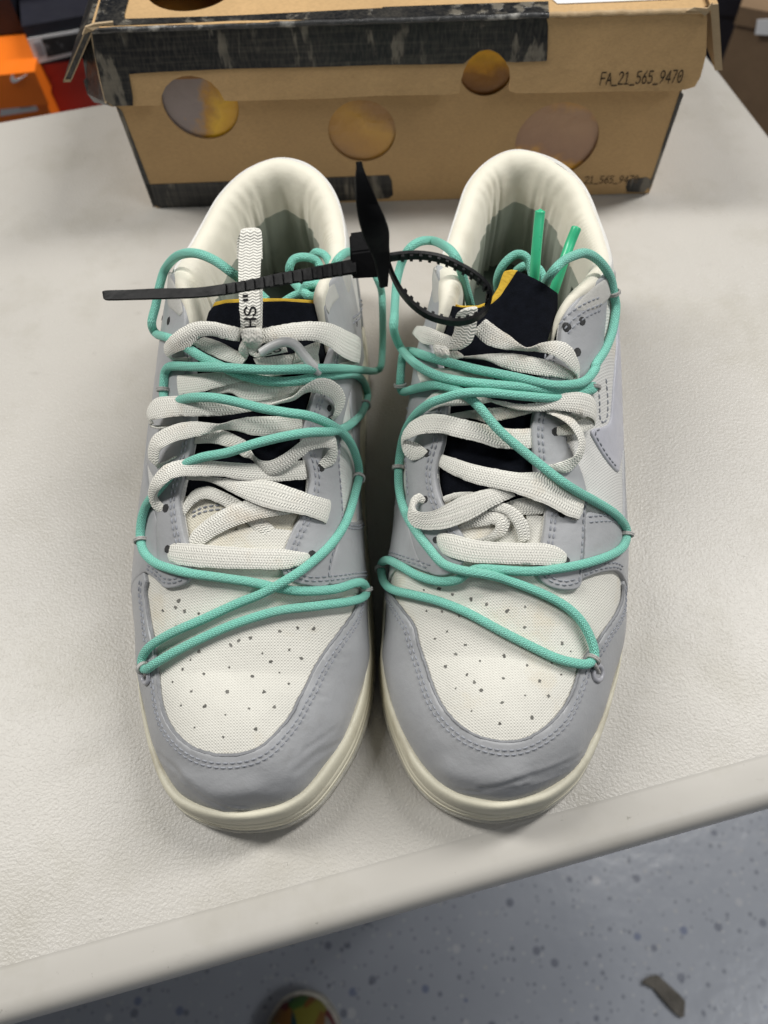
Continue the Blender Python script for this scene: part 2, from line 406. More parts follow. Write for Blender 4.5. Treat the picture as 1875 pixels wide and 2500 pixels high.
QF = .055
class Shoe:
    def __init__(s, root, last): s.root = root; s.L = last; s.st = Mesh(); s.rows = []; s.skin = []
    # a leather panel given in (s, q) coordinates
    def panel(s, name, sq, t, mat, base=0.0, step=.0026, edge=.0007, creases=(), grooves=(), wob=0.0, drop=.0012):
        sq = resample(np.asarray(sq), .0013, True)
        V, T, rim, loops = fill(sq, step, edge=edge)
        S, Fi = V[:, 0], np.clip(V[:, 1]/QF, 0, math.pi/2)
        P = s.L.P(S, Fi); N = s.L.N(S, Fi)
        d = dist_poly(V, loops[0]); e = np.clip(d/edge, 0, 1); h = t*(1-.55*(1-e)**2)
        for c, dep, wd in creases:
            c = np.asarray(c); dd = np.min([np.linalg.norm(P-a, axis=1) for a in resample(c, .001)], axis=0)
            h = h-dep*np.exp(-(dd/wd)**2)+dep*.5*np.exp(-((dd-wd*1.8)/wd)**2)
        for g, dep, wd in grooves:
            dd = np.min([np.linalg.norm(P-a, axis=1) for a in resample(np.asarray(g), .0012)], axis=0); h = h-dep*np.exp(-(dd/wd)**2)
        if wob: h = h+wob*(np.sin(P[:, 0]*210+P[:, 1]*90)+np.sin(P[:, 1]*170-P[:, 0]*60+1))*.5*e
        v, f = sheet(P, N, T, rim, base+h, base-drop)
        o = obj(name, v, f, mat, s.root); s.skin.append(o); return o
    # a sheet traced where the photo shows it: it lies d off the last
    def traced(s, name, px, d, t, mat, step=9., edge=2.0, parent=None, smooth=True, drop=None, fn=None, pxstep=5.):
        px = resample(np.asarray(px, float), pxstep, True)
        V, T, rim, loops = fill(px, step, edge=edge)
        P = np.array([s.L.at(q, d) for q in V]); N = np.array([s.L.near(p)[1] for p in P])
        e = np.clip(dist_poly(V, loops[0])/edge, 0, 1); h = t*(1-.6*(1-e)**2)
        if fn is not None: h = h+fn(V, P)
        v, f = sheet(P, N, T, rim, h, -(drop if drop is not None else t))
        o = obj(name, v, f, mat, parent or s.root); s.skin.append(o); return o
    def edge3(s, px, d, n=6):
        px = resample(cr(px, n), 5.); P = np.array([s.L.at(q, d) for q in px]); return P
    def row(s, P3, off, d, side=1, pitch=.0030, r=.00042):   # a row of stitches beside an edge
        P3 = resample(P3, .0008); P3 = np.array([P3[max(0, i-3):i+4].mean(0) for i in range(len(P3))])
        out = []
        for i in range(len(P3)):
            T = nrm(P3[min(i+2, len(P3)-1)]-P3[max(i-2, 0)]); n = s.L.near(P3[i])[1]; b = nrm(np.cross(n, T))*side
            co, n2, _, _ = s.L.near(P3[i]+b*off); out.append(co+n2*d)
        out = resample(np.array(out), pitch/2)
        s.rows.append((out, r))
        return out
    def sew(s):                                  # lay the stitches on whatever panel is uppermost there
        trees = [BVHTree.FromPolygons([v.co for v in o.data.vertices], [p.vertices for p in o.data.polygons]) for o in s.skin]
        for out, r in s.rows:
            top = []
            for p in out:
                n = s.L.near(p)[1]; q = Vector(p+n*.006); best = None
                for t in trees:
                    h = t.ray_cast(q, Vector(-n), .012)[0]
                    if h is not None and (best is None or (h-q).length < (best-q).length): best = h
                top.append(np.array(best) if best is not None else p)
            for i in range(0, len(out)-1, 2):
                a, b = top[i], top[i+1]; b2 = a+(b-a)*1.5
                if np.linalg.norm(b2-a) < 1e-4 or np.linalg.norm(b2-a) > .0045: continue
                n = s.L.near((a+b)/2)[1]
                tube(np.array([a-n*.0002, a*.75+b2*.25+n*.00018, a*.25+b2*.75+n*.00018, b2-n*.0002]), [r*.6, r, r, r*.6], 5, s.st)
        s.st.build('stitching', THREAD, s.root, kind='stuff')
    def stitch_px(s, px, d, pitch=.0030, r=.00042):
        P = np.array([s.L.at(q, d) for q in resample(cr(px, 8), 4.)]); s.row(P, 0, d, 1, pitch, r)
    # a flat lace: stations of (Ax,Ay,Bx,By[,dA,dB]) across its two edges
    def lace(s, M, Z, st, d=4.0, th=.0005, n=7, k=9):
        R = []
        for q in st:
            dA = q[4] if len(q) > 4 else d; dB = q[5] if len(q) > 5 else dA
            R.append(np.r_[s.L.at(Z(q[0], q[1]), dA*.001), s.L.at(Z(q[2], q[3]), dB*.001)])
        R = cr(np.array(R), n); a, b = R[:, :3], R[:, 3:]
        T = nrm(np.gradient((a+b)/2, axis=0)); W = b-a; Nn = nrm(np.cross(T, nrm(W)))
        for i in range(1, len(Nn)):
            if Nn[i]@Nn[i-1] < 0: Nn[i] = -Nn[i]
        if np.mean(np.sum(Nn*(CP-a), 1)) < 0: Nn = -Nn
        mid = (a+b)/2; Lc = np.r_[0, np.cumsum(np.linalg.norm(np.diff(mid, axis=0), axis=1))]*1000
        v = []; uv = []; f = []; us = np.linspace(0, 1, k); jit = rng.normal(0, .00008, (len(a), 2))
        prof = th*(1-np.abs(2*us-1)**4*.75)
        m = 2*k
        for i in range(len(a)):
            for j in range(k):
                ee = a[i]+W[i]*(us[j]) + (nrm(W[i])*jit[i, 0 if us[j] < .5 else 1] if us[j] in (0, 1) else 0)
                v.append(ee+Nn[i]*(prof[j]+.00012*math.sin(us[j]*math.pi))); uv.append((us[j], Lc[i]))
            for j in range(k-1, -1, -1):
                v.append(a[i]+W[i]*us[j]-Nn[i]*(prof[j]-.00012*math.sin(us[j]*math.pi))); uv.append((us[j], Lc[i]))
        for i in range(len(a)-1):
            for j in range(m): f.append((i*m+j, i*m+(j+1) % m, (i+1)*m+(j+1) % m, (i+1)*m+j))
        f.append(tuple(range(m))); f.append(tuple(range((len(a)-1)*m, len(a)*m)))
        M.add(v, f, uv)
        def ev(t, u, off=0):
            x = t*(len(a)-1); i = min(int(x), len(a)-2); q = x-i
            p = (a[i]*(1-q)+a[i+1]*q); ww = W[i]*(1-q)+W[i+1]*q
            return p+ww*u+Nn[i]*(th+.00012+off)
        return ev
    def pts(s, Z, P):                            # cord points: (x, y, d_mm) or (x, y, z_mm, 'z')
        out = []
        for q in P:
            if len(q) > 3: out.append(at_z(Z(q[0], q[1]), q[2]*.001))
            else: out.append(s.L.at(Z(q[0], q[1]), q[2]*.001))
        return out
    def keeper(s, P, i, r, mat):                 # thread loop round a cord at point index i
        T = nrm(P[min(i+2, len(P)-1)]-P[max(i-2, 0)]); n = s.L.near(P[i])[1]; n = nrm(n-T*(n@T)); b = np.cross(T, n)
        R = [P[i]+(r*math.cos(a)*b+r*math.sin(a)*n) for a in np.linspace(0, 2*math.pi, 22)]
        M = Mesh()
        for o in (-.0004, .0004): tube(np.array(R)+T*o, .00055, 6, M, caps=False)
        return M.build('cord_loop', mat, s.root)

def midsole(sh, zt=.0285):
    L = sh.L; O = L.sole; nn = L.nn; ins = L.inset
    spring = .0045*np.clip((O[0, 1]+.06-O[:, 1])/.06, 0, 1)**2
    def loft(prof, name, mat):
        v = []; f = []; N = len(O); M = Mesh(); uv = []
        for k, (o, z, kk) in enumerate(prof):
            off = o-kk*ins
            for i in range(N):
                v.append((*(O[i]+nn[i]*off[i] if hasattr(off, '__len__') else O[i]+nn[i]*off), z+spring[i])); uv.append((0, 0))
        for k in range(len(prof)-1):
            for i in range(N): f.append((k*N+i, k*N+(i+1) % N, (k+1)*N+(i+1) % N, (k+1)*N+i))
        return obj(name, v, f, mat, sh.root)
    loft([(-.004, .0255, 1.), (.0002, .0278, 1.), (.0008, .0288, .9), (.0006, .0291, .75), (.0003, .0290, .55), (0, .0284, .38), (0, .0268, .26), (0, .0246, .19), (0, .0205, .14),
          (0, .0190, .125), (-.0005, .0186, .125), (-.0005, .0181, .12), (0, .0177, .11), (.0002, .0150, .075), (.0001, .0128, .05), (-.0004, .0125, .05), (-.0004, .0120, .05), (.0003, .0116, .03),
          (.0004, .0085, .0), (-.0004, .0079, .0), (-.005, .0078, 0)], 'midsole', RUBBER)
    M = []
    prof = [(-.006, .0082, 0), (.0001, .0080, 0), (.0009, .0074, 0), (.0011, .0045, 0), (.0007, .0008, 0), (-.002, .0000, 0), (-.012, .0002, 0)]
    o = loft(prof, 'outsole', OUTSOLE_M)
    return o

def collar(sh, pts, ks, mat):
    """padded collar: roll over the top line, then lining down to the insole"""
    P = np.array([sh.L.near(at_z(A(x, y), z))[0] for x, y, z in pts])
    P[:, 2] = [z for _, _, z in pts]
    Q = resample(np.c_[cr(P, 10), cr(np.array(ks)[:, None], 10)], .0028); Kk = Q[:, 3]; Q = Q[:, :3]
    T = nrm(np.gradient(Q, axis=0)); N = []
    for q in Q:
        n = sh.L.near(q)[1].copy(); n[2] *= .25; N.append(nrm(n))
    N = np.array(N); N = np.array([nrm(N[max(0, i-4):i+5].mean(0)) for i in range(len(N))])
    prof = [(.0004, -.013), (.0012, -.007), (.0011, -.003), (-.0005, .0002), (-.0035, .0020), (-.007, .0018), (-.0105, -.0012), (-.0128, -.007), (-.0140, -.015), (-.0145, -.026), (-.0140, -.040), (-.013, -.055), (-.013, -.075)]
    prof = np.array(prof); v = []; f = []; uv = []
    pr = cr(prof, 3); m = len(pr)
    for i, q in enumerate(Q):
        k = Kk[i]; fold = 1+.09*math.sin(i*.85)*math.exp(-((k-1)/.25)**2)
        for j, (o, z) in enumerate(pr):
            depth = max(0, j-m*.55)/(m*.45)
            oo = o*k*(1+(.11*math.sin(i*.62+1.3)+.05*math.sin(i*1.37))*depth*(1 if k > .8 else 0)+.03*math.sin(i*.9+.4)*math.sin(min(1, max(0, (j-m*.3)/(m*.3)))*math.pi)*(1 if k > .6 else 0)); zz = z*(k if z > -.014 else 1)
            if k < .75: zz = max(zz, -.03*1.0)
            p = q+N[i]*oo; v.append((p[0], p[1], max(.028, q[2]+zz)))
    for i in range(len(Q)-1):
        for j in range(m-1): f.append((i*m+j, i*m+j+1, (i+1)*m+j+1, (i+1)*m+j))
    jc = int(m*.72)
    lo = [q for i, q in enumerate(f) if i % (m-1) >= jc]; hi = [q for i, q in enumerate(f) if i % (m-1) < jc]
    obj('collar_lining', v, hi, mat, sh.root); obj('shaded_lower_lining', v, lo, LOWLIN, sh.root)  # below the split the lining's colour carries the shade
    return Q, N

def build_base(sh, topline, toe_s, quarter_mat):
    L = sh.L
    # toe box canvas: both sides meet over the crown
    S = np.arange(-toe_s[0], toe_s[1]+1e-6, .0018); Fi = np.linspace(0, math.pi/2, 46)
    ns, nf = len(S), len(Fi); V = L.P(np.repeat(S, nf), np.tile(Fi, ns)); f = []
    for i in range(ns-1):
        for j in range(nf-1): f.append((i*nf+j, (i+1)*nf+j, (i+1)*nf+j+1, i*nf+j+1))
    bm = bmesh.new(); vs = [bm.verts.new(p) for p in V]
    for q in f:
        try: bm.faces.new([vs[k] for k in q])
        except ValueError: pass
    return V, f

def holes_mesh(sh, Z, pts, d, r, name, mat, ragged=.35, parent=None):
    M = Mesh(); trees = [BVHTree.FromPolygons([v.co for v in o.data.vertices], [p.vertices for p in o.data.polygons]) for o in sh.skin+[o for o in sh.root.children if o.name.startswith('toe_box')]]
    for q in pts:
        p = sh.L.at(Z(*q[:2]), d); co, n, _, _ = sh.L.near(p); rr = (q[2] if len(q) > 2 else 1)*r
        a = nrm(np.cross(n, [0.3, 1, .2])); b = np.cross(n, a); k = 9
        ph = [1+rng.uniform(-ragged, ragged) for _ in range(k)]
        c = co+n*d; best = None
        for t in trees:
            h_ = t.ray_cast(Vector(co+n*.006), Vector(-n), .012)[0]
            if h_ is not None and (best is None or (Vector(co+n*.006)-h_).length < best[0]): best = ((Vector(co+n*.006)-h_).length, np.array(h_))
        if best: c = best[1]
        c = c+n*.00022; v = [c]+[c+(a*math.cos(2*math.pi*i/k)+b*math.sin(2*math.pi*i/k))*rr*ph[i]*.85 for i in range(k)]
        v += [c+(a*math.cos(2*math.pi*i/k)+b*math.sin(2*math.pi*i/k))*rr*ph[i]-n*.0004 for i in range(k)]
        f = [(0, 1+i, 1+(i+1) % k) for i in range(k)]+[(1+i, 1+k+i, 1+k+(i+1) % k, 1+(i+1) % k) for i in range(k)]
        M.add(v, f)
    return M.build(name, mat, parent or sh.root, kind='stuff')

def sq_of(L, pxs, wrap=False):
    out = []
    for p in pxs:
        a = L.sf(p); out.append((a[0] % L.S if wrap else a[0], a[1]*QF))
    return out
def sq_pt(L, P, wrap=True):
    out = []
    for p in P: a = L.sfp(p); out.append((a[0] % L.S if wrap else a[0], a[1]*QF))
    return out
def smooth_px(Z, P, n=6): return [tuple(q) for q in cr(np.array([Z(*p) for p in P]), n)]
def toward(P3, ref, far):                         # which side of the edge faces away from / to ref
    i = len(P3)//2; return ref, far
def stitch_rows(sh, Z, P, ref, far, offs, d, pitch=.0031):
    P3 = np.array([sh.L.at(q, 0) for q in resample(cr(np.array([Z(*p) for p in P]), 6), 4.)])
    R = sh.L.at(Z(*ref), 0); i = len(P3)//2
    T = nrm(P3[min(i+3, len(P3)-1)]-P3[i-3]); b = np.cross(sh.L.near(P3[i])[1], T)
    side = np.sign(b@(R-P3[i])) or 1
    if far: side = -side
    return [sh.row(P3, o, d, side, pitch) for o in offs]

# ------------------------------------------------------------------ table plane frame (from the fit of its edges)
TY = .1976; TE = np.array([math.cos(TY), math.sin(TY), 0]); TN = np.array([-math.sin(TY), math.cos(TY), 0])

# ================================================================== LEFT SNEAKER
OUT_L = [(-.0683, .0415), (-.0788, .043), (-.0895, .0465), (-.0983, .052), (-.1055, .0615), (-.1115, .075), (-.1160, .090), (-.1193, .105), (-.1217, .120), (-.1238, .140), (-.1243, .162), (-.1235, .185),
         (-.1200, .215), (-.1140, .245), (-.1075, .275), (-.1005, .305), (-.0935, .330), (-.0840, .353), (-.0680, .370), (-.0475, .3765), (-.0270, .370), (-.0130, .353), (-.0065, .330), (-.0050, .300),
         (-.0075, .265), (-.0098, .230), (-.0105, .195), (-.0095, .165), (-.0088, .140), (-.0090, .119), (-.0103, .1053), (-.0136, .0897), (-.0192, .0748), (-.0271, .062), (-.0369, .0506), (-.0474, .0443), (-.0579, .0419)]
ZL = [(.06, .055), (.090, .0590), (.110, .0650), (.139, .0790), (.160, .0900), (.180, .1010), (.210, .1190), (.240, .1360), (.262, .1500), (.285, .160), (.34, .165)]
rootL = thing('sneaker', 'grey and white sneaker with the mint cord knotted inside its collar, left of the pair', 'sneaker', (-.06, .2, 0), 'pair of sneakers on the table')
LL = Last(OUT_L, ZL, [(-.0660, .098), (-.0630, .150), (-.0570, .190), (-.0515, .220), (-.0500, .260), (-.0490, .330)], -1)
shL = Shoe(rootL, LL)
OUT_R = [(.0420, .0398), (.0592, .0420), (.0704, .0470), (.0800, .0543), (.0878, .0640), (.0945, .0755), (.1005, .0880), (.1062, .1020), (.1110, .1180), (.1150, .1350), (.1190, .1570), (.1225, .1830),
         (.1250, .2150), (.1268, .2500), (.1275, .2850), (.1262, .3150), (.1215, .3420), (.1080, .3620), (.0850, .3720), (.0640, .3660), (.0480, .3480), (.0390, .3220), (.0300, .2900), (.0205, .2550),
         (.0120, .2200), (.0050, .1885), (.0010, .1650), (-.0020, .1485), (-.0048, .1238), (-.0061, .1120), (-.0054, .0982), (-.0037, .0869), (0, .0738), (.0050, .0614), (.0119, .0521), (.0198, .0459), (.0290, .0420)]
rootR = thing('sneaker.001', 'grey and white sneaker with two mint lace tips standing in its collar, right one', 'sneaker', (.06, .2, 0), 'pair of sneakers on the table')
LR = Last(OUT_R, [(y-.001, z) for y, z in ZL], [(.0530, .097), (.0505, .143), (.0475, .170), (.0480, .190), (.0520, .2174), (.0605, .250), (.0830, .327)], 1)
shR = Shoe(rootR, LR)

def common(sh, coll, ks, toe_in, Zt, mats):
    L = sh.L
    midsole(sh)
    Q, N = collar(sh, coll, ks, LINING)
    # canvas toe and vamp
    smax = .158
    V, f = build_base(sh, None, (smax, smax), None)
    V = V-np.array([0, 0, .0002])
    keep = [q for q in f if max(V[k][1] for k in q) < L.sole[0, 1]+.112]
    used = sorted({k for q in keep for k in q}); mp = {k: i for i, k in enumerate(used)}
    o = obj('toe_box', [V[k] for k in used], [[mp[k] for k in q] for q in keep], CANVAS, sh.root)
    bm = bmesh.new(); bm.from_mesh(o.data); bmesh.ops.remove_doubles(bm, verts=bm.verts, dist=.0002); bm.to_mesh(o.data); bm.free()
    # insole
    O = L.sole-L.nn*.013; poly = O[(O[:, 1] > .13) & (O[:, 1] < .40)]; poly = resample(poly, .004, True)
    Vf, T, rim, _ = fill(poly, .006)
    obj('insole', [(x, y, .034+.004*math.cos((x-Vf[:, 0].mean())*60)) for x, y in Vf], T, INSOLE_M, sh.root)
    # black sheet for forefoot shade and the tongue's black underside, open to the rear
    S = np.linspace(-.205, .205, 110); Fi = np.linspace(.02, math.pi/2, 26)
    P = L.P(np.repeat(S, 26), np.tile(Fi, 110)); Nn = L.N(np.repeat(S, 26), np.tile(Fi, 110)); P = P-Nn*.0075; P[:, 2] = np.maximum(P[:, 2], .03)
    ff = [(i*26+j, (i+1)*26+j, (i+1)*26+j+1, i*26+j+1) for i in range(109) for j in range(25)]
    ff = [q for q in ff if max(P[k][1] for k in q) < L.sole[0, 1]+.185]
    used = sorted({k for q in ff for k in q}); mp = {k: i for i, k in enumerate(used)}
    obj('forefoot_shade_liner', [P[k] for k in used], [[mp[k] for k in q] for q in ff], BLACK_M, sh.root)
    return Q, N

def quarter(sh, Q, Zl, inL, Zr, inR, mat):
    L = sh.L
    top = sq_of(L, [Zl(*p) for p in inL], True)+sq_pt(L, Q[::3])+sq_of(L, [Zr(*p) for p in inR], True)
    s0, s1 = top[-1][0], top[0][0]
    poly = [(s0-.012, top[-1][1])] if 0 else []
    poly += top+[(.122, .03), (.122, .006), (.122, 0)]+[(x, 0) for x in np.linspace(.13, L.S-.13, 40)]+[(L.S-.122, 0), (L.S-.122, .006), (L.S-.122, .03)]
    sh.panel('quarter', poly, .0008, mat, base=.0002, step=.004, drop=.0016)

def mudguard(sh, Z, inner, sl, sr, name='mudguard', creases=()):
    L = sh.L; px = smooth_px(Z, inner, 5); top = sq_of(L, px)
    a, b = top[0], top[-1]
    poly = top+[(sr, min(b[1], .02)), (sr, 0)]+[(x, 0) for x in np.linspace(sr, sl, 60)[1:-1]]+[(sl, 0), (sl, min(a[1], .02))]
    P3 = np.array([L.at(q, 0) for q in px])
    gro = []
    R = L.at(Z(700, 900), 0)
    for off in (.0030, .0048):
        rows = stitch_rows(sh, Z, inner, (700, 900), True, (off,), .0013, .0029); gro.append((rows[0], .0004, .0007))
    cz = [(np.array([L.at(Z(*q), 0) for q in c]), dp, wd) for c, dp, wd in creases]
    o = sh.panel(name, poly, .0013, LEATHER, base=.0003, step=.0019, edge=.0005, creases=cz, grooves=gro, wob=.0006)
    E = resample(P3, .0012); E = E+rng.normal(0, .00007, E.shape)
    n = np.array([L.near(p)[1] for p in E]); tube(E+n*.0009, .00075, 6).build('raw_edge', LEATHER_EDGE, sh.root)
    return o

collL = [(428, 745, .113), (408, 706, .122), (372, 655, .128), (345, 615, .128), (362, 588, .121), (392, 570, .111), (420, 545, .104), (449, 496, .099), (489, 430, .099), (543, 376, .102), (606, 355, .104), (671, 381, .102),
         (720, 436, .099), (756, 500, .099), (780, 545, .104), (800, 578, .112), (826, 606, .124), (822, 630, .128), (790, 648, .128), (752, 672, .124), (722, 710, .117), (704, 760, .108)]
ksL = [.25, .32, .5, .75, .9, .95, .9, .9, .95, 1, 1, 1, .95, .9, .75, .6, .5, .45, .4, .3, .25, .2]
QL, NL = common(shL, collL, ksL, None, Z7, None)
inL_l = [(400, 1560), (375, 1420), (366, 1300), (385, 1200), (416, 1090), (440, 960), (450, 880), (448, 720), (452, 560)]
inL_r = [(1170, 640), (1132, 760), (1097, 880), (1090, 1000), (1117, 1075), (1134, 1170), (1127, 1250), (1097, 1380), (1042, 1490), (1000, 1590)]
quarter(shL, QL, Z5, inL_l, Z5, inL_r, SIDE_M)
mudL = [(160, 300), (150, 360), (160, 450), (176, 560), (197, 660), (212, 760), (222, 860), (230, 950), (245, 1050), (280, 1150), (340, 1240), (420, 1310), (520, 1350), (640, 1364), (760, 1350), (860, 1305), (950, 1220), (1030, 1120), (1080, 1020), (1130, 930), (1170, 840), (1230, 740),
        (1295, 650), (1365, 555), (1415, 480), (1440, 400), (1455, 320)]
mudguard(shL, Z7, mudL, -.19, .19, creases=[([(240, 1350), (330, 1440), (420, 1530), (540, 1620), (700, 1680), (850, 1690)], .0005, .0013), ([(330, 1470), (450, 1580), (600, 1665)], .0003, .0008), ([(420, 1500), (520, 1570), (640, 1640), (760, 1660)], .0003, .0008), ([(1310, 700), (1370, 720)], .0003, .0007), ([(1280, 760), (1330, 765), (1400, 750)], .0003, .0009),
    ([(1100, 1330), (1200, 1260), (1290, 1190)], .0003, .001), ([(1170, 1000), (1250, 1010)], .0003, .0009), ([(1050, 1450), (1180, 1350), (1300, 1280)], .0004, .0016), ([(400, 1500), (560, 1570), (800, 1560)], -.0006, .004)])
# eyestays and foxing panels of the left sneaker
eyeLl = [(455, 430), (452, 560), (448, 720), (450, 880), (440, 960), (416, 1085), (385, 1200), (366, 1300), (375, 1410), (397, 1530), (420, 1610), (438, 1700), (432, 1780), (400, 1822), (330, 1846), (264, 1842), (242, 1780),
         (238, 1680), (232, 1530), (232, 1420)]
eyeLr = [(1205, 560), (1170, 640), (1132, 760), (1097, 880), (1090, 1000), (1117, 1075), (1134, 1170), (1127, 1250), (1097, 1380), (1042, 1490), (1000, 1590), (962, 1715), (1020, 1800), (1130, 1834), (1250, 1830), (1258, 1700), (1300, 1550),
         (1330, 1410), (1318, 1250), (1302, 1080), (1312, 900), (1340, 760), (1372, 640), (1430, 540), (1460, 460)]
def ctab(sh, Qs):                                # nubuck band just below the collar line
    tp = sq_pt(sh.L, Qs); k = len(tp); c = .009
    lo = [(x, max(.004, y-c*math.sin(math.pi*(.12+.76*i/(k-1))))) for i, (x, y) in enumerate(tp)]
    sh.panel('collar_tab', [(x, y-.0012) for x, y in tp]+lo[::-1], 0.0007, NUBUCK, base=.0020, step=.0022, edge=.0006)
def eyestay(sh, Z, px, Qtop, name='eyestay', t=.0013, side=None):
    sq = sq_of(sh.L, smooth_px(Z, px, 4), True); tp = sq_pt(sh.L, Qtop)
    if side: sq += [(sq[-1][0]+(tp[0][0]-sq[-1][0])*k, sq[-1][1]*(1-k)+side*k if k < .3 else side) for k in (.15, .3, .45, .6, .75, .9)]
    sq += tp
    return sh.panel(name, sq, t, LEATHER, base=.0012, step=.0028, edge=.0006, wob=.0004, drop=.0018)
def foxing(sh, Z, front, side, name='foxing', t=.0011, mat=None):
    sq = sq_of(sh.L, smooth_px(Z, front, 4), True)
    S = sh.L.S
    sq += [((x % S), q) for x, q in side]
    return sh.panel(name, sq, t, mat or LEATHER, base=.0010, step=.003, edge=.0006, wob=.0003, drop=.0016)
a = sq_of(LL, [Z5(160, 1748)], True)[0]
foxing(shL, Z5, [(232, 1430), (234, 1530), (240, 1680), (244, 1780), (262, 1835), (205, 1785), (158, 1752)], [(a[0]+.002, .004), (a[0], 0), (a[0]-.06, 0), (a[0]-.10, 0), (a[0]-.10, .028), (a[0]-.05, .034)])
b = sq_of(LL, [Z5(1492, 1795)], True)[0]; c = sq_of(LL, [Z5(1478, 1405)], True)[0]
foxing(shL, Z5, [(1478, 1405), (1430, 1442), (1380, 1445), (1332, 1425), (1302, 1560), (1260, 1700), (1252, 1826), (1380, 1812), (1450, 1803), (1492, 1795)], [(b[0], 0), (b[0]+.05, 0), (b[0]+.12, 0), (b[0]+.12, .02), (c[0]+.03, max(.02, c[1]-.008))])
def qseg(Q, p, q):                              # stretch of the collar line between two photo points
    def idx(a):
        pr = []
        for P in Q: d = P-CP; zc = d@fw; pr.append((937.5+F*(d@CR)/zc, 1250-F*(d@CU)/zc))
        return int(np.argmin(np.linalg.norm(np.array(pr)-np.array(A(*a)), axis=1)))
    i, j = idx(p), idx(q); return list(Q[i:j+1]) if i <= j else list(Q[j:i+1])[::-1]
eyestay(shL, Z5, eyeLl, qseg(QL, (365, 590), (424, 735)), side=.036); eyestay(shL, Z5, eyeLr, qseg(QL, (812, 592), (708, 750)))
h = LL.S/2
def heel(sh, mat):
    h = sh.L.S/2
    zt = sq_pt(sh.L, [np.array([sh.L.H[0]+.05*sx, sh.L.H[1]+.02, .086]) for sx in (-1, 1)])
    sh.panel('heel_counter', [(h-.085, 0), (h+.085, 0), (h+.075, .012), (h+.045, .0200), (h+.02, .0225), (h-.02, .0225), (h-.045, .0200), (h-.075, .012)], .0012, mat, base=.0010, step=.004)
heel(shL, LEATHER)
stitch_rows(shL, Z5, [(410, 230), (440, 300), (455, 420), (452, 560), (448, 720), (450, 880), (440, 960), (416, 1085), (385, 1200), (366, 1300), (375, 1410), (397, 1530), (420, 1610), (436, 1700)], (300, 1000), False, (.0024, .0042), .0026)
stitch_rows(shL, Z5, [(1285, 270), (1268, 380), (1235, 490), (1170, 640), (1132, 760), (1097, 880), (1090, 1000), (1117, 1075), (1134, 1170), (1127, 1250), (1097, 1380), (1042, 1490), (1000, 1590), (964, 1705)], (1230, 1000), False, (.0024, .0042), .0026)
stitch_rows(shL, Z5, [(970, 1730), (1020, 1798), (1130, 1832), (1250, 1828), (1380, 1812), (1490, 1796)], (1300, 1650), False, (.0020, .0036), .0026)
stitch_rows(shL, Z5, [(158, 1752), (205, 1785), (262, 1838), (330, 1844), (400, 1820), (432, 1780)], (300, 1600), False, (.0020, .0036), .0026)
stitch_rows(shL, Z5, [(1256, 1800), (1260, 1700), (1300, 1550), (1330, 1410), (1318, 1250), (1302, 1080), (1312, 900)], (1150, 1250), False, (.0011,), .0026)
stitch_rows(shL, Z5, [(1332, 1425), (1380, 1445), (1430, 1442), (1478, 1405)], (1400, 1600), False, (.0018, .0032), .0022)
stitch_rows(shL, Z5, [(1372, 170), (1430, 140), (1500, 120), (1548, 140)], (1440, 300), False, (.002, .0045), .0026)
ctab(shL, qseg(QL, (798, 575), (770, 662))); ctab(shL, qseg(QL, (372, 580), (385, 680)))
# tongue, foam edge
tonL = [Z3(662, 985), Z3(680, 920), Z3(705, 890), Z3(770, 874), Z3(900, 868), Z3(1080, 864), Z3(1220, 874), Z3(1330, 892), Z3(1378, 915)]+[Z5(*p) for p in
        [(1310, 330), (1240, 520), (1190, 700), (1160, 900), (1165, 1150), (1140, 1280), (1080, 1340), (860, 1345), (620, 1335), (420, 1320), (350, 1290), (390, 1100), (420, 900), (420, 600), (420, 400), (440, 270)]]
shL.traced('tongue', tonL, -.0042, .0012, BLACK_M, step=16, edge=4)
shL.traced('tongue_foam', [Z3(700, 893), Z3(712, 868), Z3(770, 855), Z3(900, 849), Z3(1080, 849), Z3(1230, 858), Z3(1345, 880), Z3(1380, 908), Z3(1375, 930), Z3(1300, 900), Z3(1080, 880), Z3(900, 882), Z3(770, 890), Z3(710, 910)], -.0058, .001, FOAM_M, step=10, edge=3)
gl = [Z5(*p) for p in [(350, 1280), (500, 1300), (640, 1325), (860, 1330), (1000, 1330), (1130, 1280), (1120, 1400), (1060, 1520), (1030, 1640), (980, 1780), (700, 1800), (420, 1780), (400, 1640), (360, 1440)]]
shL.traced('vamp_gusset', gl, -.0025, .0008, GUSSET_M, step=16, edge=4)
for yy in (0, 26):
    shL.stitch_px([Z5(x, y+yy) for x, y in [(410, 1395), (470, 1362), (540, 1345), (640, 1338)]], -.0014)
shL.stitch_px([Z5(640, 1340), Z5(800, 1350), Z5(950, 1352), Z5(1060, 1340)], -.0014)
# eyelets, perforations
holes_mesh(shL, Z5, [(275, 210, 1), (228, 190, .6), (1440, 222, 1.1), (1502, 245, .9), (1218, 1110, 1), (262, 1360, 1), (1160, 1645, 1), (275, 1610, 1), (1275, 815, 1), (1270, 745, .8)], .0027, .0021, 'eyelet_hole', HOLE_M, .08)
perL = [(963, 606), (1075, 588), (1172, 590), (783, 648), (708, 662), (660, 690), (855, 742), (1022, 722), (1095, 770), (908, 793), (463, 730), (412, 780), (362, 838), (650, 828), (495, 866), (795, 878), (960, 858), (1018, 928), (418, 972), (638, 977), (865, 975), (352, 1060), (500, 1066), (772, 1078),
        (928, 1070), (628, 1118), (435, 1196), (815, 1208), (615, 1256), (300, 915), (320, 462), (375, 480), (462, 497), (338, 418), (240, 480), (320, 582)]
holes_mesh(shL, Z7, [(x, y, random.uniform(.55, 1.15)) for x, y in perL], .0004, .00078, 'perforation', PERF_M, .45)

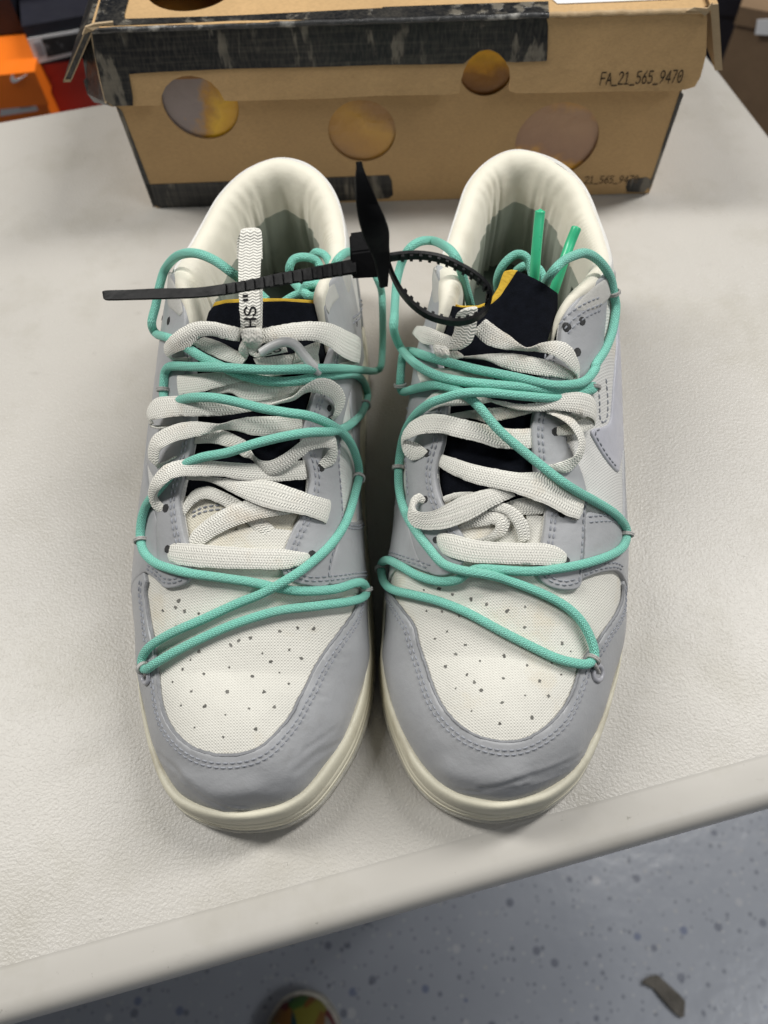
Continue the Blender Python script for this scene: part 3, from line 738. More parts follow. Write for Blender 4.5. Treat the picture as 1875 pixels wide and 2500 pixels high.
# ---- white flat lace of the left sneaker
M = Mesh(); lc = lambda st, d=4.0, **k: shL.lace(M, Z5, st, d, **k)
lc([(268, 1598, 265, 1640, 1), (300, 1573, 300, 1692, 2.5), (430, 1578, 430, 1716, 4), (620, 1592, 620, 1728, 4), (820, 1606, 820, 1732, 4), (960, 1608, 960, 1735, 4), (1060, 1622, 1060, 1718, 3.8), (1120, 1632, 1130, 1690, 3), (1166, 1640, 1160, 1664, 1.5)])
lc([(372, 1330, 378, 1405, 0), (430, 1252, 430, 1340, 0), (520, 1225, 500, 1302, 1), (600, 1250, 570, 1320, 1), (700, 1300, 640, 1360, .5), (800, 1370, 740, 1430, 0), (900, 1450, 820, 1510, -.5), (1010, 1560, 930, 1600, -1)], 1)
lc([(400, 1560, 470, 1620, 0), (440, 1490, 510, 1570, .8), (560, 1395, 620, 1500, 1.6), (700, 1330, 760, 1445, 2.2), (850, 1290, 900, 1412, 2.4), (1000, 1290, 1010, 1397, 2), (1100, 1300, 1100, 1385, 1)], 2)
lc([(380, 1120, 400, 1185, 1), (440, 1150, 520, 1195, 2.5), (600, 1172, 620, 1238, 3.5), (750, 1185, 740, 1300, 4), (900, 1192, 860, 1348, 4.5), (1040, 1235, 980, 1378, 4.8), (1160, 1278, 1110, 1400, 4.8), (1240, 1300, 1200, 1430, 4.2), (1275, 1318, 1246, 1450, 3.2), (1262, 1380, 1225, 1456, 2.2)])
lc([(228, 1386, 262, 1348, 2.2), (188, 1362, 218, 1302, 4), (157, 1298, 213, 1272, 6.5), (168, 1208, 238, 1232, 9), (238, 1110, 298, 1182, 9.5), (328, 1068, 358, 1164, 8.5), (450, 1058, 440, 1162, 7.5), (620, 1074, 600, 1164, 6), (800, 1086, 760, 1189, 4.5), (950, 1084, 930, 1194, 3), (1110, 1066, 1128, 1180, .6)])
lc([(455, 905, 440, 965, .5), (600, 880, 560, 962, 2), (700, 915, 660, 992, 2.5), (765, 955, 735, 1042, 2.5), (785, 1005, 800, 1066, 4.5, 2), (830, 1058, 850, 1132, 6, 3), (900, 1068, 905, 1160, 6.5, 4), (990, 1025, 1000, 1120, 7.5, 5), (1070, 965, 1085, 1057, 8.5, 6), (1150, 908, 1150, 1006, 9, 7), (1235, 887, 1225, 988, 9, 7), (1296, 914, 1272, 992, 8), (1316, 985, 1258, 1012, 7),
    (1306, 1072, 1236, 1042, 4.5), (1240, 1118, 1200, 1084, 2.6)])
lc([(332, 1040, 268, 1074, 2.6), (238, 1078, 212, 1116, 4.5), (168, 1070, 215, 1080, 7), (155, 1000, 226, 1012, 9), (184, 920, 254, 984, 9.5), (270, 862, 320, 950, 8.5), (400, 828, 400, 930, 7.5), (510, 832, 510, 906, 7), (600, 842, 600, 878, 7.5, 3), (690, 815, 690, 884, 6, 4), (800, 798, 800, 910, 4.5), (950, 795, 940, 914, 3), (1095, 788, 1100, 872, .6)])
lc([(400, 838, 335, 852, 2.8), (215, 868, 172, 852, 6), (152, 810, 190, 838, 8), (154, 740, 170, 822, 9.5), (210, 682, 250, 806, 9), (330, 672, 340, 795, 8), (450, 685, 450, 795, 7), (600, 705, 580, 792, 5.5), (720, 705, 720, 776, 4), (830, 660, 870, 745, 3), (950, 612, 985, 702, 2), (1090, 585, 1100, 655, .6)])
lc([(872, 742, 880, 722, 5, 6), (960, 716, 960, 700, 5.5, 7), (1050, 695, 1050, 668, 5, 8), (1125, 650, 1110, 612, 5.5, 9), (1205, 656, 1196, 562, 7, 9.5), (1262, 676, 1280, 572, 7, 9.5), (1290, 705, 1342, 622, 6.5, 9), (1300, 748, 1366, 692, 5.5, 7.5), (1290, 792, 1338, 772, 4, 5.5), (1272, 800, 1288, 820, 2.6)])
lc([(335, 545, 345, 665, 2.6), (480, 532, 480, 645, 4.5), (620, 520, 620, 608, 5), (760, 495, 770, 574, 5), (950, 470, 950, 545, 4), (1200, 430, 1200, 520, 1)])
lc([(500, 655, 500, 690, 2), (640, 592, 650, 652, 3), (780, 570, 760, 700, 4), (930, 568, 900, 690, 4), (1080, 572, 1085, 640, 3.4), (1200, 570, 1220, 610, 2.5)])
lc([(727, 255, 716, 336, 7), (640, 234, 640, 325, 8.5), (540, 214, 550, 302, 9), (440, 217, 470, 312, 9), (360, 254, 410, 370, 9), (290, 308, 332, 402, 8.5), (252, 370, 290, 428, 7), (285, 432, 325, 446, 4.5), (420, 430, 400, 460, 2.6)])
lc([(500, 308, 425, 352, 2.5), (600, 340, 545, 420, 3.5), (690, 388, 650, 462, 4), (765, 436, 730, 478, 4.5)])
lc([(800, 440, 820, 480, 4), (950, 425, 960, 490, 4), (1080, 405, 1090, 490, 3.2), (1190, 390, 1205, 480, 2.4)])
lc([(1210, 330, 1190, 440, 3), (1130, 360, 1100, 455, 4), (1060, 390, 1040, 470, 4.5)])
lc([(845, 258, 856, 348, 6.5), (950, 238, 960, 332, 8), (1060, 220, 1070, 330, 9), (1170, 214, 1170, 333, 9.5), (1280, 228, 1260, 366, 9.5), (1380, 273, 1342, 426, 9), (1442, 305, 1402, 456, 7.5), (1458, 340, 1448, 472, 6), (1420, 440, 1400, 500, 4), (1330, 470, 1310, 520, 3)])
# knot and the standing loop
kn = [lc([(728, 262, 850, 250, 4), (722, 282, 853, 270, 9), (728, 306, 856, 298, 11), (738, 332, 856, 330, 10.5), (748, 352, 850, 356, 7.5), (765, 366, 840, 368, 4)], th=.0015)]
lc([(735, 330, 775, 322, 8), (715, 362, 760, 365, 8.5), (712, 395, 765, 400, 7), (735, 412, 772, 425, 5)], th=.0012)
Zt = lambda x, y: Z3(x, y)
tagev = shL.lace(M, Z3, [(848, 1010, 946, 1006, 9), (845, 960, 948, 958, 11), (840, 900, 950, 896, 12), (836, 820, 946, 815, 12), (834, 730, 950, 725, 11), (834, 640, 955, 630, 10), (838, 560, 960, 552, 9), (844, 500, 957, 494, 9), (850, 482, 945, 478, 8), (846, 492, 948, 486, 5), (828, 540, 960, 545, 2), (826, 640, 962, 640, 3)], 9)
shL.lace(M, Z3, [(930, 790, 962, 790, 7), (930, 850, 964, 850, 8), (928, 920, 962, 920, 8), (925, 1000, 960, 1000, 7), (900, 1030, 950, 1040, 6)], 8)
lt = shL.lace(M, Z5, [(765, 362, 835, 372, 7), (762, 395, 822, 412, 7), (800, 425, 850, 430, 7), (850, 392, 880, 425, 7.5), (920, 358, 950, 412, 7.5), (990, 352, 1010, 400, 6)], 7)
M.build('shoelace', LACE, rootL)
al = cr([shL.L.at(Z5(*q[:2]), q[2]*.001) for q in [(848, 405, 9), (920, 362, 10.5), (1000, 338, 11.5), (1062, 362, 11.5), (1112, 422, 11), (1160, 482, 10.5), (1208, 535, 10)]], 8)
tube(al, np.r_[np.linspace(.0019, .0022, len(al)-6), [.0021, .002, .0018, .0016, .0014, .0012]], 10).build('aglet', AGLET_M, rootL)

# ---- strokes for lettering
GL = {'F': [[(0, 0), (0, 1), (.6, 1)], [(0, .52), (.5, .52)]], 'A': [[(0, 0), (.32, 1), (.64, 0)], [(.12, .34), (.52, .34)]], '_': [[(0, -.1), (.64, -.1)]],
      '2': [[(.02, .8), (.12, .95), (.32, 1), (.52, .93), (.58, .75), (.5, .55), (.25, .28), (.02, 0), (.62, 0)]], '1': [[(.08, .82), (.32, 1), (.32, 0)], [(.06, 0), (.58, 0)]],
      '5': [[(.55, 1), (.1, 1), (.06, .55), (.3, .62), (.5, .53), (.58, .32), (.5, .1), (.28, 0), (.03, .08)]], '6': [[(.5, 1), (.22, .72), (.06, .42), (.06, .2), (.18, .03), (.34, 0), (.52, .08), (.59, .3), (.5, .52), (.32, .6), (.12, .48)]],
      '9': [[(.15, 0), (.42, .28), (.58, .58), (.58, .8), (.46, .97), (.3, 1), (.12, .92), (.05, .7), (.14, .48), (.32, .4), (.52, .52)]], '4': [[(.48, 0), (.48, 1), (.02, .28), (.64, .28)]], '7': [[(.03, 1), (.6, 1), (.22, 0)]],
      '0': [[(.32, 1), (.14, .92), (.05, .7), (.05, .3), (.14, .08), (.32, 0), (.5, .08), (.59, .3), (.59, .7), (.5, .92), (.32, 1)], [(.27, .42), (.37, .58)]],
      'H': [[(0, 0), (0, 1)], [(.7, 0), (.7, 1)], [(0, .5), (.7, .5)]], 'S': [[(.62, .82), (.48, .97), (.3, 1), (.1, .92), (.04, .74), (.14, .58), (.34, .5), (.54, .42), (.64, .26), (.56, .08), (.34, 0), (.12, .04), (.02, .2)]],
      'E': [[(.6, 0), (0, 0), (0, 1), (.6, 1)], [(0, .5), (.5, .5)]], '"': [[(.12, .7), (.12, 1)], [(.36, .7), (.36, 1)]]}
def letters(name, text, fn, wd, mat, parent, adv=.86, off=.00012):
    """flat printed strokes; fn(x,y,lift) maps letter space (height 1) to the surface"""
    M = Mesh(); x0 = 0
    for ch in text:
        for st in GL.get(ch, []):
            P = resample(np.array(st, float), .09)
            T = nrm(np.gradient(P, axis=0)); n = np.stack([-T[:, 1], T[:, 0]], 1)
            P[0] -= T[0]*wd*.5; P[-1] += T[-1]*wd*.5
            v = []
            for p, q in zip(P, n):
                for s_ in (-1, 1): v.append(fn(x0+p[0]+q[0]*wd*.5*s_, p[1]+q[1]*wd*.5*s_, off))
            for p, q in zip(P, n):
                for s_ in (-1, 1): v.append(fn(x0+p[0]+q[0]*wd*.5*s_, p[1]+q[1]*wd*.5*s_, 0))
            k = len(P); f = [(2*i, 2*i+1, 2*i+3, 2*i+2) for i in range(k-1)]
            f += [(2*i, 2*i+2, 2*k+2*i+2, 2*k+2*i) for i in range(k-1)]+[(2*i+1, 2*k+2*i+1, 2*k+2*i+3, 2*i+3) for i in range(k-1)]
            M.add(v, f)
        x0 += adv
    return M.build(name, mat, parent, smooth=False)
# lettering runs up the standing loop: H, S, closing quotes
def tagfn(x, y, l):
    t = .030+x*.094; return tagev(t, .80-y*.55, l+.00005)
letters('printed_letters', 'HS"', tagfn, .16, INK, rootL, adv=1.0)
letters('printed_letters', 'ES', lambda x, y, l: lt(.60+x*.17, .85-y*.7, l), .17, INK, rootL, adv=.95)

# ---- mint cord of the left sneaker: one length, from inside the collar over and round and back
CL = [at_z(Z3(985, 860), .128), at_z(Z3(930, 810), .130), at_z(Z3(870, 765), .132)]+shL.pts(Z3, [(800, 712, 2), (700, 642, 3), (600, 607, 3), (510, 622, 2.5), (445, 690, 4), (415, 780, 3), (395, 880, 3.5), (372, 980, 4), (395, 1035, 4), (450, 1055, 4.5)])
CL += shL.pts(Z5, [(330, 335, 4.5), (400, 380, 7), (500, 440, 8.5), (640, 505, 8.5), (760, 552, 8), (900, 580, 8), (1050, 580, 8), (1200, 556, 7), (1340, 540, 4.5), (1430, 540, 4), (1480, 590, 3.5), (1503, 670, 3.3), (1470, 770, 3.4), (1390, 850, 4), (1290, 886, 9), (1150, 893, 12), (1000, 917, 11.5), (820, 960, 11), (640, 1018, 9.5), (470, 1052, 8), (330, 1120, 6), (240, 1220, 5), (180, 1290, 5),
     (140, 1350, 4), (115, 1430, 3.8), (107, 1530, 3.4), (125, 1620, 3.4), (190, 1690, 3.4), (290, 1730, 4), (420, 1760, 4.4), (600, 1785, 3.4), (800, 1815, 3), (950, 1848, 2.6), (1100, 1868, 3.4), (1300, 1856, 4), (1420, 1820, 4), (1470, 1818, 4), (1492, 1850, 3.4), (1482, 1900, 3.2), (1400, 1930, 4), (1200, 1958, 3), (950, 1990, 2.6), (700, 2065, 2.4), (500, 2150, 2.4), (330, 2235, 3), (200, 2310, 4), (150, 2345, 3.6),
     (122, 2335, 3.2), (120, 2275, 3.4), (170, 2205, 3.8), (300, 2125, 3.6), (500, 2037, 2.6), (700, 1945, 2.6), (850, 1885, 4), (960, 1825, 6.6), (1110, 1730, 6), (1270, 1590, 4), (1370, 1440, 3.8), (1425, 1270, 4), (1450, 1140, 4), (1425, 1020, 4.5), (1370, 920, 6.4), (1280, 850, 9), (1150, 795, 12), (1000, 772, 12.5), (850, 745, 12), (700, 708, 12), (560, 682, 12.5), (430, 680, 10),
     (330, 700, 6), (270, 700, 4), (250, 660, 3.6), (252, 590, 3.8), (262, 520, 4), (300, 488, 5), (420, 490, 7.4), (600, 495, 12.2), (760, 505, 12.4), (900, 510, 12.2), (1100, 505, 11), (1300, 502, 8), (1450, 510, 5.4), (1545, 518, 4), (1583, 490, 3), (1592, 400, 3), (1595, 280, 3)])
CL += shL.pts(Z3, [(1602, 900, 3), (1598, 820, 3), (1580, 760, 3), (1530, 660, 3.5), (1470, 607, 3.5), (1415, 602, 3), (1365, 640, 1)])+[at_z(Z3(1335, 700), .112), at_z(Z3(1300, 770), .110), at_z(Z3(1240, 815), .112)]
CLp = cr(np.array(CL), 7)
tube(CLp, .0020, 14).build('overlay_cord', CORD, rootL)
M = Mesh(); dk = [Z3(1120, 740), Z3(1105, 690), Z3(1130, 640), Z3(1190, 628), Z3(1250, 650), Z3(1275, 720), Z3(1260, 790), Z3(1215, 805)]
zk = [.108, .115, .118, .118, .115, .112, .112, .114]
tube(cr([at_z(p, z) for p, z in zip(dk, zk)], 7), .0020, 12, M)
tube(cr([at_z(p, z) for p, z in zip([Z3(1225, 625), Z3(1250, 602), Z3(1300, 625), Z3(1330, 700), Z3(1340, 790), Z3(1320, 850), Z3(1330, 900)], [.10, .106, .106, .104, .104, .105, .104])], 7), .0020, 12, M)
tube(cr([at_z(p, z) for p, z in zip([Z3(1080, 865), Z3(1130, 835), Z3(1190, 812), Z3(1240, 790)], [.112, .114, .116, .118])], 7), .0020, 12, M)
tube(cr([at_z(p, z) for p, z in zip([Z3(1130, 765), Z3(1165, 800), Z3(1200, 822), Z3(1235, 850), Z3(1240, 890)], [.112, .114, .116, .114, .112])], 7), .0020, 12, M)
tube(cr([at_z(p, z) for p, z in zip([Z3(1185, 800), Z3(1205, 775), Z3(1250, 775), Z3(1265, 810), Z3(1240, 840), Z3(1200, 830), Z3(1185, 800)], [.118, .121, .121, .119, .118, .119, .118])], 7), .0021, 12, M)
M.build('cord_knot', CORD, rootL)
def keepers(sh, P, Zs, mat):
    for Z, x, y in Zs:
        t = np.array(Z(x, y)); pr = []
        for p in P:
            d = p-CP; zc = d@fw; pr.append((937.5+F*(d@CR)/zc, 1250-F*(d@CU)/zc))
        i = int(np.argmin(np.linalg.norm(np.array(pr)-t, axis=1))); sh.keeper(P, i, .0027, mat)
keepers(shL, CLp, [(Z5, 255, 635), (Z5, 1492, 722), (Z5, 1432, 1180), (Z5, 112, 1560), (Z7, 1488, 350), (Z7, 138, 822)], LOOPTHREAD)
def ring(sh, px, r, name='toe_eyelet'):
    p = sh.L.at(px, .0018); n = sh.L.near(p)[1]; a = nrm(np.cross(n, [1, .2, 0])); b = np.cross(n, a); M = Mesh()
    tube([p+(a*math.cos(t)+b*math.sin(t))*r for t in np.linspace(0, 2*math.pi, 26)], .0011, 8, M, caps=False)
    o = M.build(name, EYE_M, sh.root)
    M = Mesh(); k = 16; v = [p-n*.0003]+[p-n*.0003+(a*math.cos(2*math.pi*i/k)+b*math.sin(2*math.pi*i/k))*r for i in range(k)]
    M.add(v, [(0, 1+i, 1+(i+1) % k) for i in range(k)]); M.build('eyelet_hole', HOLE_M, sh.root)
ring(shL, Z7(138, 880), .0031)
tube(cr([shL.L.at(Z7(150, 828), .0045), shL.L.at(Z7(142, 850), .004), shL.L.at(Z7(138, 880), .001)], 5), .0010, 8).build('cord_loop', LOOPTHREAD, rootL)
shL.sew()

# ================================================================== RIGHT SNEAKER
collR = [(884, 745, .112), (893, 706, .120), (880, 660, .126), (866, 612, .127), (880, 585, .122), (902, 562, .111), (932, 526, .101), (960, 463, .099), (1005, 392, .100), (1054, 350, .102), (1110, 336, .104), (1162, 355, .103),
         (1206, 410, .100), (1241, 473, .099), (1263, 520, .103), (1285, 562, .111), (1306, 604, .124), (1300, 630, .128), (1262, 652, .128), (1222, 680, .125), (1192, 715, .119), (1172, 760, .111)]
QR, NR = common(shR, collR, ksL, None, Z8, None)
inR_l = [(588, 1560), (520, 1430), (468, 1340), (448, 1290), (428, 1210), (424, 1130), (440, 1060), (468, 960), (480, 880), (492, 790), (497, 700), (500, 600)]
inR_r = [(1030, 620), (1012, 770), (994, 880), (1002, 1000), (1012, 1120), (1050, 1230), (1078, 1320), (1072, 1440), (1056, 1540)]
quarter(shR, QR, Z6, inR_l, Z6, inR_r, SIDE_M)
mudR = [(112, 300), (130, 350), (160, 400), (220, 480), (283, 572), (312, 690), (350, 800), (382, 900), (420, 1000), (470, 1085), (540, 1165), (630, 1230), (740, 1270), (860, 1283), (960, 1265), (1060, 1210), (1140, 1142), (1200, 1062), (1242, 980), (1272, 890), (1300, 810), (1340, 740), (1385, 685), (1440, 600),
        (1508, 500), (1545, 400), (1548, 320)]
mudguard(shR, Z8, mudR, -.185, .19, creases=[([(1380, 1240), (1300, 1330), (1180, 1410), (1050, 1470), (900, 1500), (700, 1550)], .0006, .0014), ([(1330, 1340), (1220, 1420), (1080, 1490), (940, 1530)], .0003, .0008), ([(1250, 1350), (1130, 1420), (980, 1470)], .0003, .0008), ([(1280, 1370), (1150, 1450), (1000, 1500)], .0004, .0012), ([(120, 540), (200, 560)], .0003, .001),
    ([(560, 1560), (700, 1570), (880, 1540)], .0003, .001), ([(500, 1450), (700, 1500), (900, 1470)], -.0006, .004)])
eyeRl = [(500, 600), (497, 700), (490, 790), (478, 880), (468, 960), (440, 1060), (425, 1130), (430, 1210), (450, 1290), (470, 1340), (520, 1430), (570, 1500), (595, 1570), (600, 1650), (560, 1730), (480, 1770), (392, 1760), (330, 1680), (300, 1600), (264, 1450), (252, 1320), (256, 1100), (262, 900), (260, 720), (256, 600)]
eyeRr = [(1050, 480), (1032, 600), (1010, 770), (992, 880), (1000, 1000), (1010, 1120), (1050, 1230), (1080, 1320), (1072, 1440), (1055, 1560), (1040, 1640), (1012, 1700), (1025, 1770), (1090, 1835), (1190, 1862), (1283, 1838), (1298, 1700), (1303, 1560), (1308, 1420), (1322, 1300), (1290, 1150), (1225, 1010), (1192, 930), (1215, 800), (1280, 640), (1360, 500), (1410, 400)]
a = sq_of(LR, [Z6(112, 1655)], True)[0]
foxing(shR, Z6, [(180, 1335), (225, 1338), (256, 1332), (264, 1450), (300, 1600), (332, 1685), (390, 1758), (250, 1706), (150, 1670), (112, 1655)], [(a[0]+.002, 0), (a[0]-.06, 0), (a[0]-.09, 0), (a[0]-.09, .02)])
b = sq_of(LR, [Z6(1540, 1790)], True)[0]; c = sq_of(LR, [Z6(1545, 1412)], True)[0]
foxing(shR, Z6, [(1545, 1412), (1480, 1392), (1390, 1390), (1312, 1397), (1306, 1560), (1300, 1700), (1287, 1836), (1295, 1798), (1400, 1756), (1490, 1744), (1530, 1766), (1543, 1790)], [(b[0], .004), (b[0], 0), (b[0]+.05, 0), (b[0]+.13, 0), (b[0]+.13, .02), (c[0]+.04, max(.02, c[1]-.006))])
eyestay(shR, Z6, eyeRl, qseg(QR, (893, 572), (890, 725)), side=.040); eyestay(shR, Z6, eyeRr, qseg(QR, (1298, 585), (1176, 750)))
heel(shR, LEATHER)
sw = sq_of(LR, smooth_px(Z6, [(1482, 620), (1474, 730), (1462, 830), (1420, 862), (1345, 888), (1390, 985), (1440, 1065), (1490, 1125), (1515, 1140)], 4), True)
e = sw[-1]; f0 = sw[0]
shR.panel('swoosh', sw+[(e[0]+.014, e[1]-.006), (e[0]+.05, .011), (e[0]+.10, .010), (e[0]+.14, .012), (e[0]+.138, .018), (e[0]+.10, .019), (max(e[0]+.06, f0[0]+.012), f0[1]-.004)], .0012, SWOOSH_M, base=.0008, step=.0028, edge=.0006)
stitch_rows(shR, Z6, [(500, 600), (497, 700), (490, 790), (478, 880), (468, 960), (440, 1060), (425, 1130), (430, 1210), (450, 1290), (470, 1340), (520, 1430), (570, 1500), (592, 1560)], (340, 1000), False, (.0024, .0042), .0026)
stitch_rows(shR, Z6, [(1075, 340), (1055, 480), (1032, 600), (1010, 770), (992, 880), (1000, 1000), (1010, 1120), (1050, 1230), (1080, 1320), (1072, 1440), (1055, 1560), (1042, 1630)], (1150, 1000), False, (.0024, .0042), .0026)
stitch_rows(shR, Z6, [(1030, 1772), (1090, 1832), (1190, 1860), (1283, 1836)], (1200, 1700), False, (.0020, .0036), .0026)
stitch_rows(shR, Z6, [(1300, 1798), (1400, 1758), (1490, 1746), (1530, 1768)], (1400, 1650), False, (.0018, .0036), .0026)
stitch_rows(shR, Z6, [(1312, 1399), (1390, 1392), (1480, 1394), (1540, 1412)], (1400, 1600), False, (.0012, .0036), .0022)
stitch_rows(shR, Z6, [(150, 1670), (250, 1706), (388, 1756)], (250, 1600), False, (.0018, .0034), .0022)
stitch_rows(shR, Z6, [(1285, 1830), (1298, 1700), (1303, 1560), (1308, 1420), (1322, 1300)], (1150, 1500), False, (.0012,), .0026)
stitch_rows(shR, Z6, [(1225, 1010), (1215, 930), (1230, 820), (1290, 640)], (1150, 900), False, (.0012,), .0026)
stitch_rows(shR, Z6, [(1400, 850), (1347, 888), (1390, 985), (1440, 1065), (1490, 1125)], (1440, 950), False, (.0016,), .0026)
stitch_rows(shR, Z6, [(1390, 600), (1400, 720), (1400, 810), (1420, 845), (1450, 820), (1455, 700), (1445, 560)], (1425, 700), False, (.0005,), .0026)
stitch_rows(shR, Z6, [(1120, 230), (1190, 150), (1290, 80), (1390, 40)], (1300, 250), False, (.002, .005, .0075), .0026)
stitch_rows(shR, Z6, [(262, 1300), (256, 1100), (262, 900), (258, 720)], (340, 1000), False, (.0012,), .0026)
ctab(shR, qseg(QR, (1290, 568), (1235, 672))); ctab(shR, qseg(QR, (905, 560), (878, 655)))
tonR = [Z4(*p) for p in [(322, 960), (333, 850), (345, 800), (365, 810), (395, 850), (430, 885), (500, 902), (580, 902), (650, 877), (700, 832), (745, 772), (790, 702), (850, 735), (930, 775), (1010, 820), (1010, 900)]]+[Z6(*p) for p in
        [(1090, 330), (1075, 480), (1050, 650), (1035, 900), (1050, 1150), (1120, 1320), (1100, 1400), (900, 1420), (620, 1420), (440, 1300), (400, 1150), (450, 950), (465, 700), (460, 480), (380, 300)]]
shR.traced('tongue', tonR, -.0042, .0012, BLACK_M, step=14, edge=4, fn=lambda V, P: .0015*np.sin(V[:, 0]*.035)*np.clip((1100-V[:, 1])/200, 0, 1))
shR.traced('tongue_foam', [Z4(*p) for p in [(420, 868), (500, 888), (580, 888), (640, 866), (662, 835), (690, 790), (712, 725), (722, 704), (760, 696), (796, 700), (780, 750), (748, 808), (705, 850), (655, 884), (580, 910), (500, 910), (430, 895)]], -.0058, .001, FOAM_M, step=8, edge=2)
gr = [Z6(*p) for p in [(410, 1290), (520, 1320), (620, 1400), (760, 1420), (880, 1410), (980, 1395), (1110, 1380), (1110, 1480), (1080, 1600), (1040, 1700), (1040, 1800), (700, 1800), (540, 1760), (620, 1640), (540, 1500)]]
shR.traced('vamp_gusset', gr, -.0025, .0008, GUSSET_M, step=16, edge=4)
for yy in (0, 26, 60): shR.stitch_px([Z6(x, y+yy) for x, y in [(960, 1408), (1010, 1415), (1055, 1435)]], -.0014)
holes_mesh(shR, Z6, [(1220, 248, 1.15), (1312, 212, 1), (1283, 400, 1), (228, 330, .8), (210, 310, .6), (1190, 1390, 1), (1150, 890, 1), (352, 1020, 1), (345, 1305, .9), (1215, 1680, .8), (410, 1555, .8)], .0027, .0021, 'eyelet_hole', HOLE_M, .08)
perR = [(335, 355), (430, 345), (512, 380), (628, 411), (725, 440), (352, 482), (448, 485), (553, 515), (480, 607), (405, 652), (592, 690), (533, 745), (683, 787), (832, 757), (960, 582), (975, 813), (470, 820), (602, 870), (825, 893), (648, 915), (1052, 912), (533, 955), (690, 970), (963, 1000), (1108, 1003), (820, 1040), (630, 1095), (1005, 1133), (805, 1173),
        (1190, 680), (1243, 728), (1128, 800), (1185, 870), (850, 480), (962, 455), (1318, 545)]
holes_mesh(shR, Z8, [(x, y, random.uniform(.55, 1.15)) for x, y in perR], .0004, .00078, 'perforation', PERF_M, .45)

M = Mesh(); lc = lambda st, d=4.0, **k: shR.lace(M, Z6, st, d, **k)
lc([(412, 1535, 416, 1568, 1.5), (438, 1513, 450, 1630, 2.6), (520, 1520, 520, 1665, 4), (650, 1553, 640, 1690, 4.4), (800, 1568, 800, 1698, 4.4), (950, 1572, 950, 1704, 4.4), (1080, 1575, 1080, 1708, 4.2), (1160, 1598, 1160, 1707, 3.4), (1212, 1635, 1206, 1698, 2.4)])
lc([(1080, 1308, 1076, 1392, 0), (1000, 1292, 990, 1398, .5), (920, 1300, 890, 1398, .5), (840, 1325, 830, 1400, .2)], 1)
lc([(545, 1475, 562, 1490, 0), (640, 1405, 665, 1475, .8), (740, 1378, 750, 1460, 1.6), (830, 1385, 775, 1462, 2), (872, 1430, 770, 1492, 2), (835, 1520, 710, 1535, 1.4), (745, 1570, 600, 1560, .5)], 1)
lc([(735, 1372, 790, 1330, 2), (830, 1392, 850, 1332, 3), (882, 1450, 925, 1382, 3), (912, 1520, 978, 1455, 2), (918, 1575, 992, 1545, .6)])
lc([(455, 1288, 470, 1325, .5), (540, 1262, 555, 1300, 1), (640, 1258, 660, 1290, 1)])
lc([(352, 1302, 332, 1334, 2.6), (312, 1268, 306, 1326, 4.5), (264, 1298, 286, 1346, 6.5), (243, 1370, 294, 1372, 7.5), (243, 1430, 330, 1382, 7.5), (290, 1480, 398, 1374, 6.5), (400, 1493, 488, 1328, 5.5), (520, 1472, 580, 1282, 4.8), (650, 1415, 690, 1250, 4.4), (780, 1340, 780, 1232, 4), (900, 1285, 860, 1222, 3)])
lc([(450, 1028, 424, 1096, .2), (520, 1050, 500, 1146, 2), (640, 1088, 630, 1202, 4), (780, 1118, 760, 1232, 5), (920, 1140, 880, 1260, 5.8), (1040, 1140, 1000, 1302, 6), (1150, 1180, 1110, 1346, 6), (1250, 1238, 1210, 1402, 5.4), (1322, 1290, 1290, 1428, 4.2), (1310, 1390, 1240, 1432, 2.8)])
lc([(366, 1010, 330, 1052, 2.6), (300, 960, 270, 1064, 4), (245, 945, 226, 1036, 6.5), (222, 948, 203, 985, 8), (246, 935, 204, 915, 9), (302, 910, 246, 843, 9), (362, 900, 330, 790, 8), (440, 900, 440, 782, 7), (550, 926, 560, 808, 5.8), (670, 952, 690, 838, 4.6), (790, 990, 800, 862, 3.4), (900, 995, 900, 872, 2.2), (1008, 990, 1000, 868, .6)])
lc([(485, 785, 500, 812, .5), (600, 762, 620, 806, 2), (740, 745, 730, 832, 2.8), (860, 742, 850, 812, 2.4), (1010, 752, 1000, 775, 1.2)])
lc([(735, 690, 735, 702, 5), (830, 703, 830, 733, 5.5), (930, 720, 930, 759, 6), (1040, 708, 1050, 766, 6.6), (1120, 680, 1140, 758, 7.6), (1210, 653, 1230, 766, 8.6), (1300, 647, 1310, 786, 8.8), (1372, 675, 1376, 812, 7.6), (1394, 735, 1384, 855, 6), (1352, 790, 1332, 886, 5), (1255, 830, 1235, 908, 4), (1150, 860, 1148, 915, 2.6)])
lc([(1085, 742, 1092, 775, 4.5, 6), (1170, 768, 1165, 805, 5, 8), (1242, 798, 1220, 842, 6, 9), (1302, 866, 1262, 892, 7, 9), (1330, 950, 1290, 956, 7, 9), (1312, 1042, 1270, 1030, 6.5, 8.5), (1262, 1110, 1218, 1060, 5, 6.5), (1210, 1142, 1148, 1085, 4, 4.6), (1140, 1130, 1100, 1095, 2.6)])
lc([(330, 720, 372, 762, 3), (398, 652, 440, 735, 5), (482, 642, 500, 732, 5.4), (600, 655, 600, 728, 5), (700, 675, 705, 715, 5), (760, 690, 765, 705, 4.8)])
lc([(575, 428, 590, 440, 2), (700, 416, 720, 452, 3.4), (850, 407, 850, 506, 4.2), (980, 425, 980, 532, 4.4), (1100, 452, 1100, 550, 4.2), (1200, 492, 1200, 562, 3.8), (1292, 540, 1275, 590, 2.4)])
lc([(718, 198, 640, 275, 5.5), (790, 250, 720, 352, 6), (880, 313, 830, 384, 6.4), (970, 374, 955, 392, 8, 5), (1060, 345, 1036, 400, 8, 6), (1150, 331, 1118, 416, 8.4), (1225, 353, 1190, 456, 8.4), (1268, 410, 1236, 502, 7.4), (1294, 490, 1280, 556, 5.4), (1275, 560, 1240, 590, 3.4)])
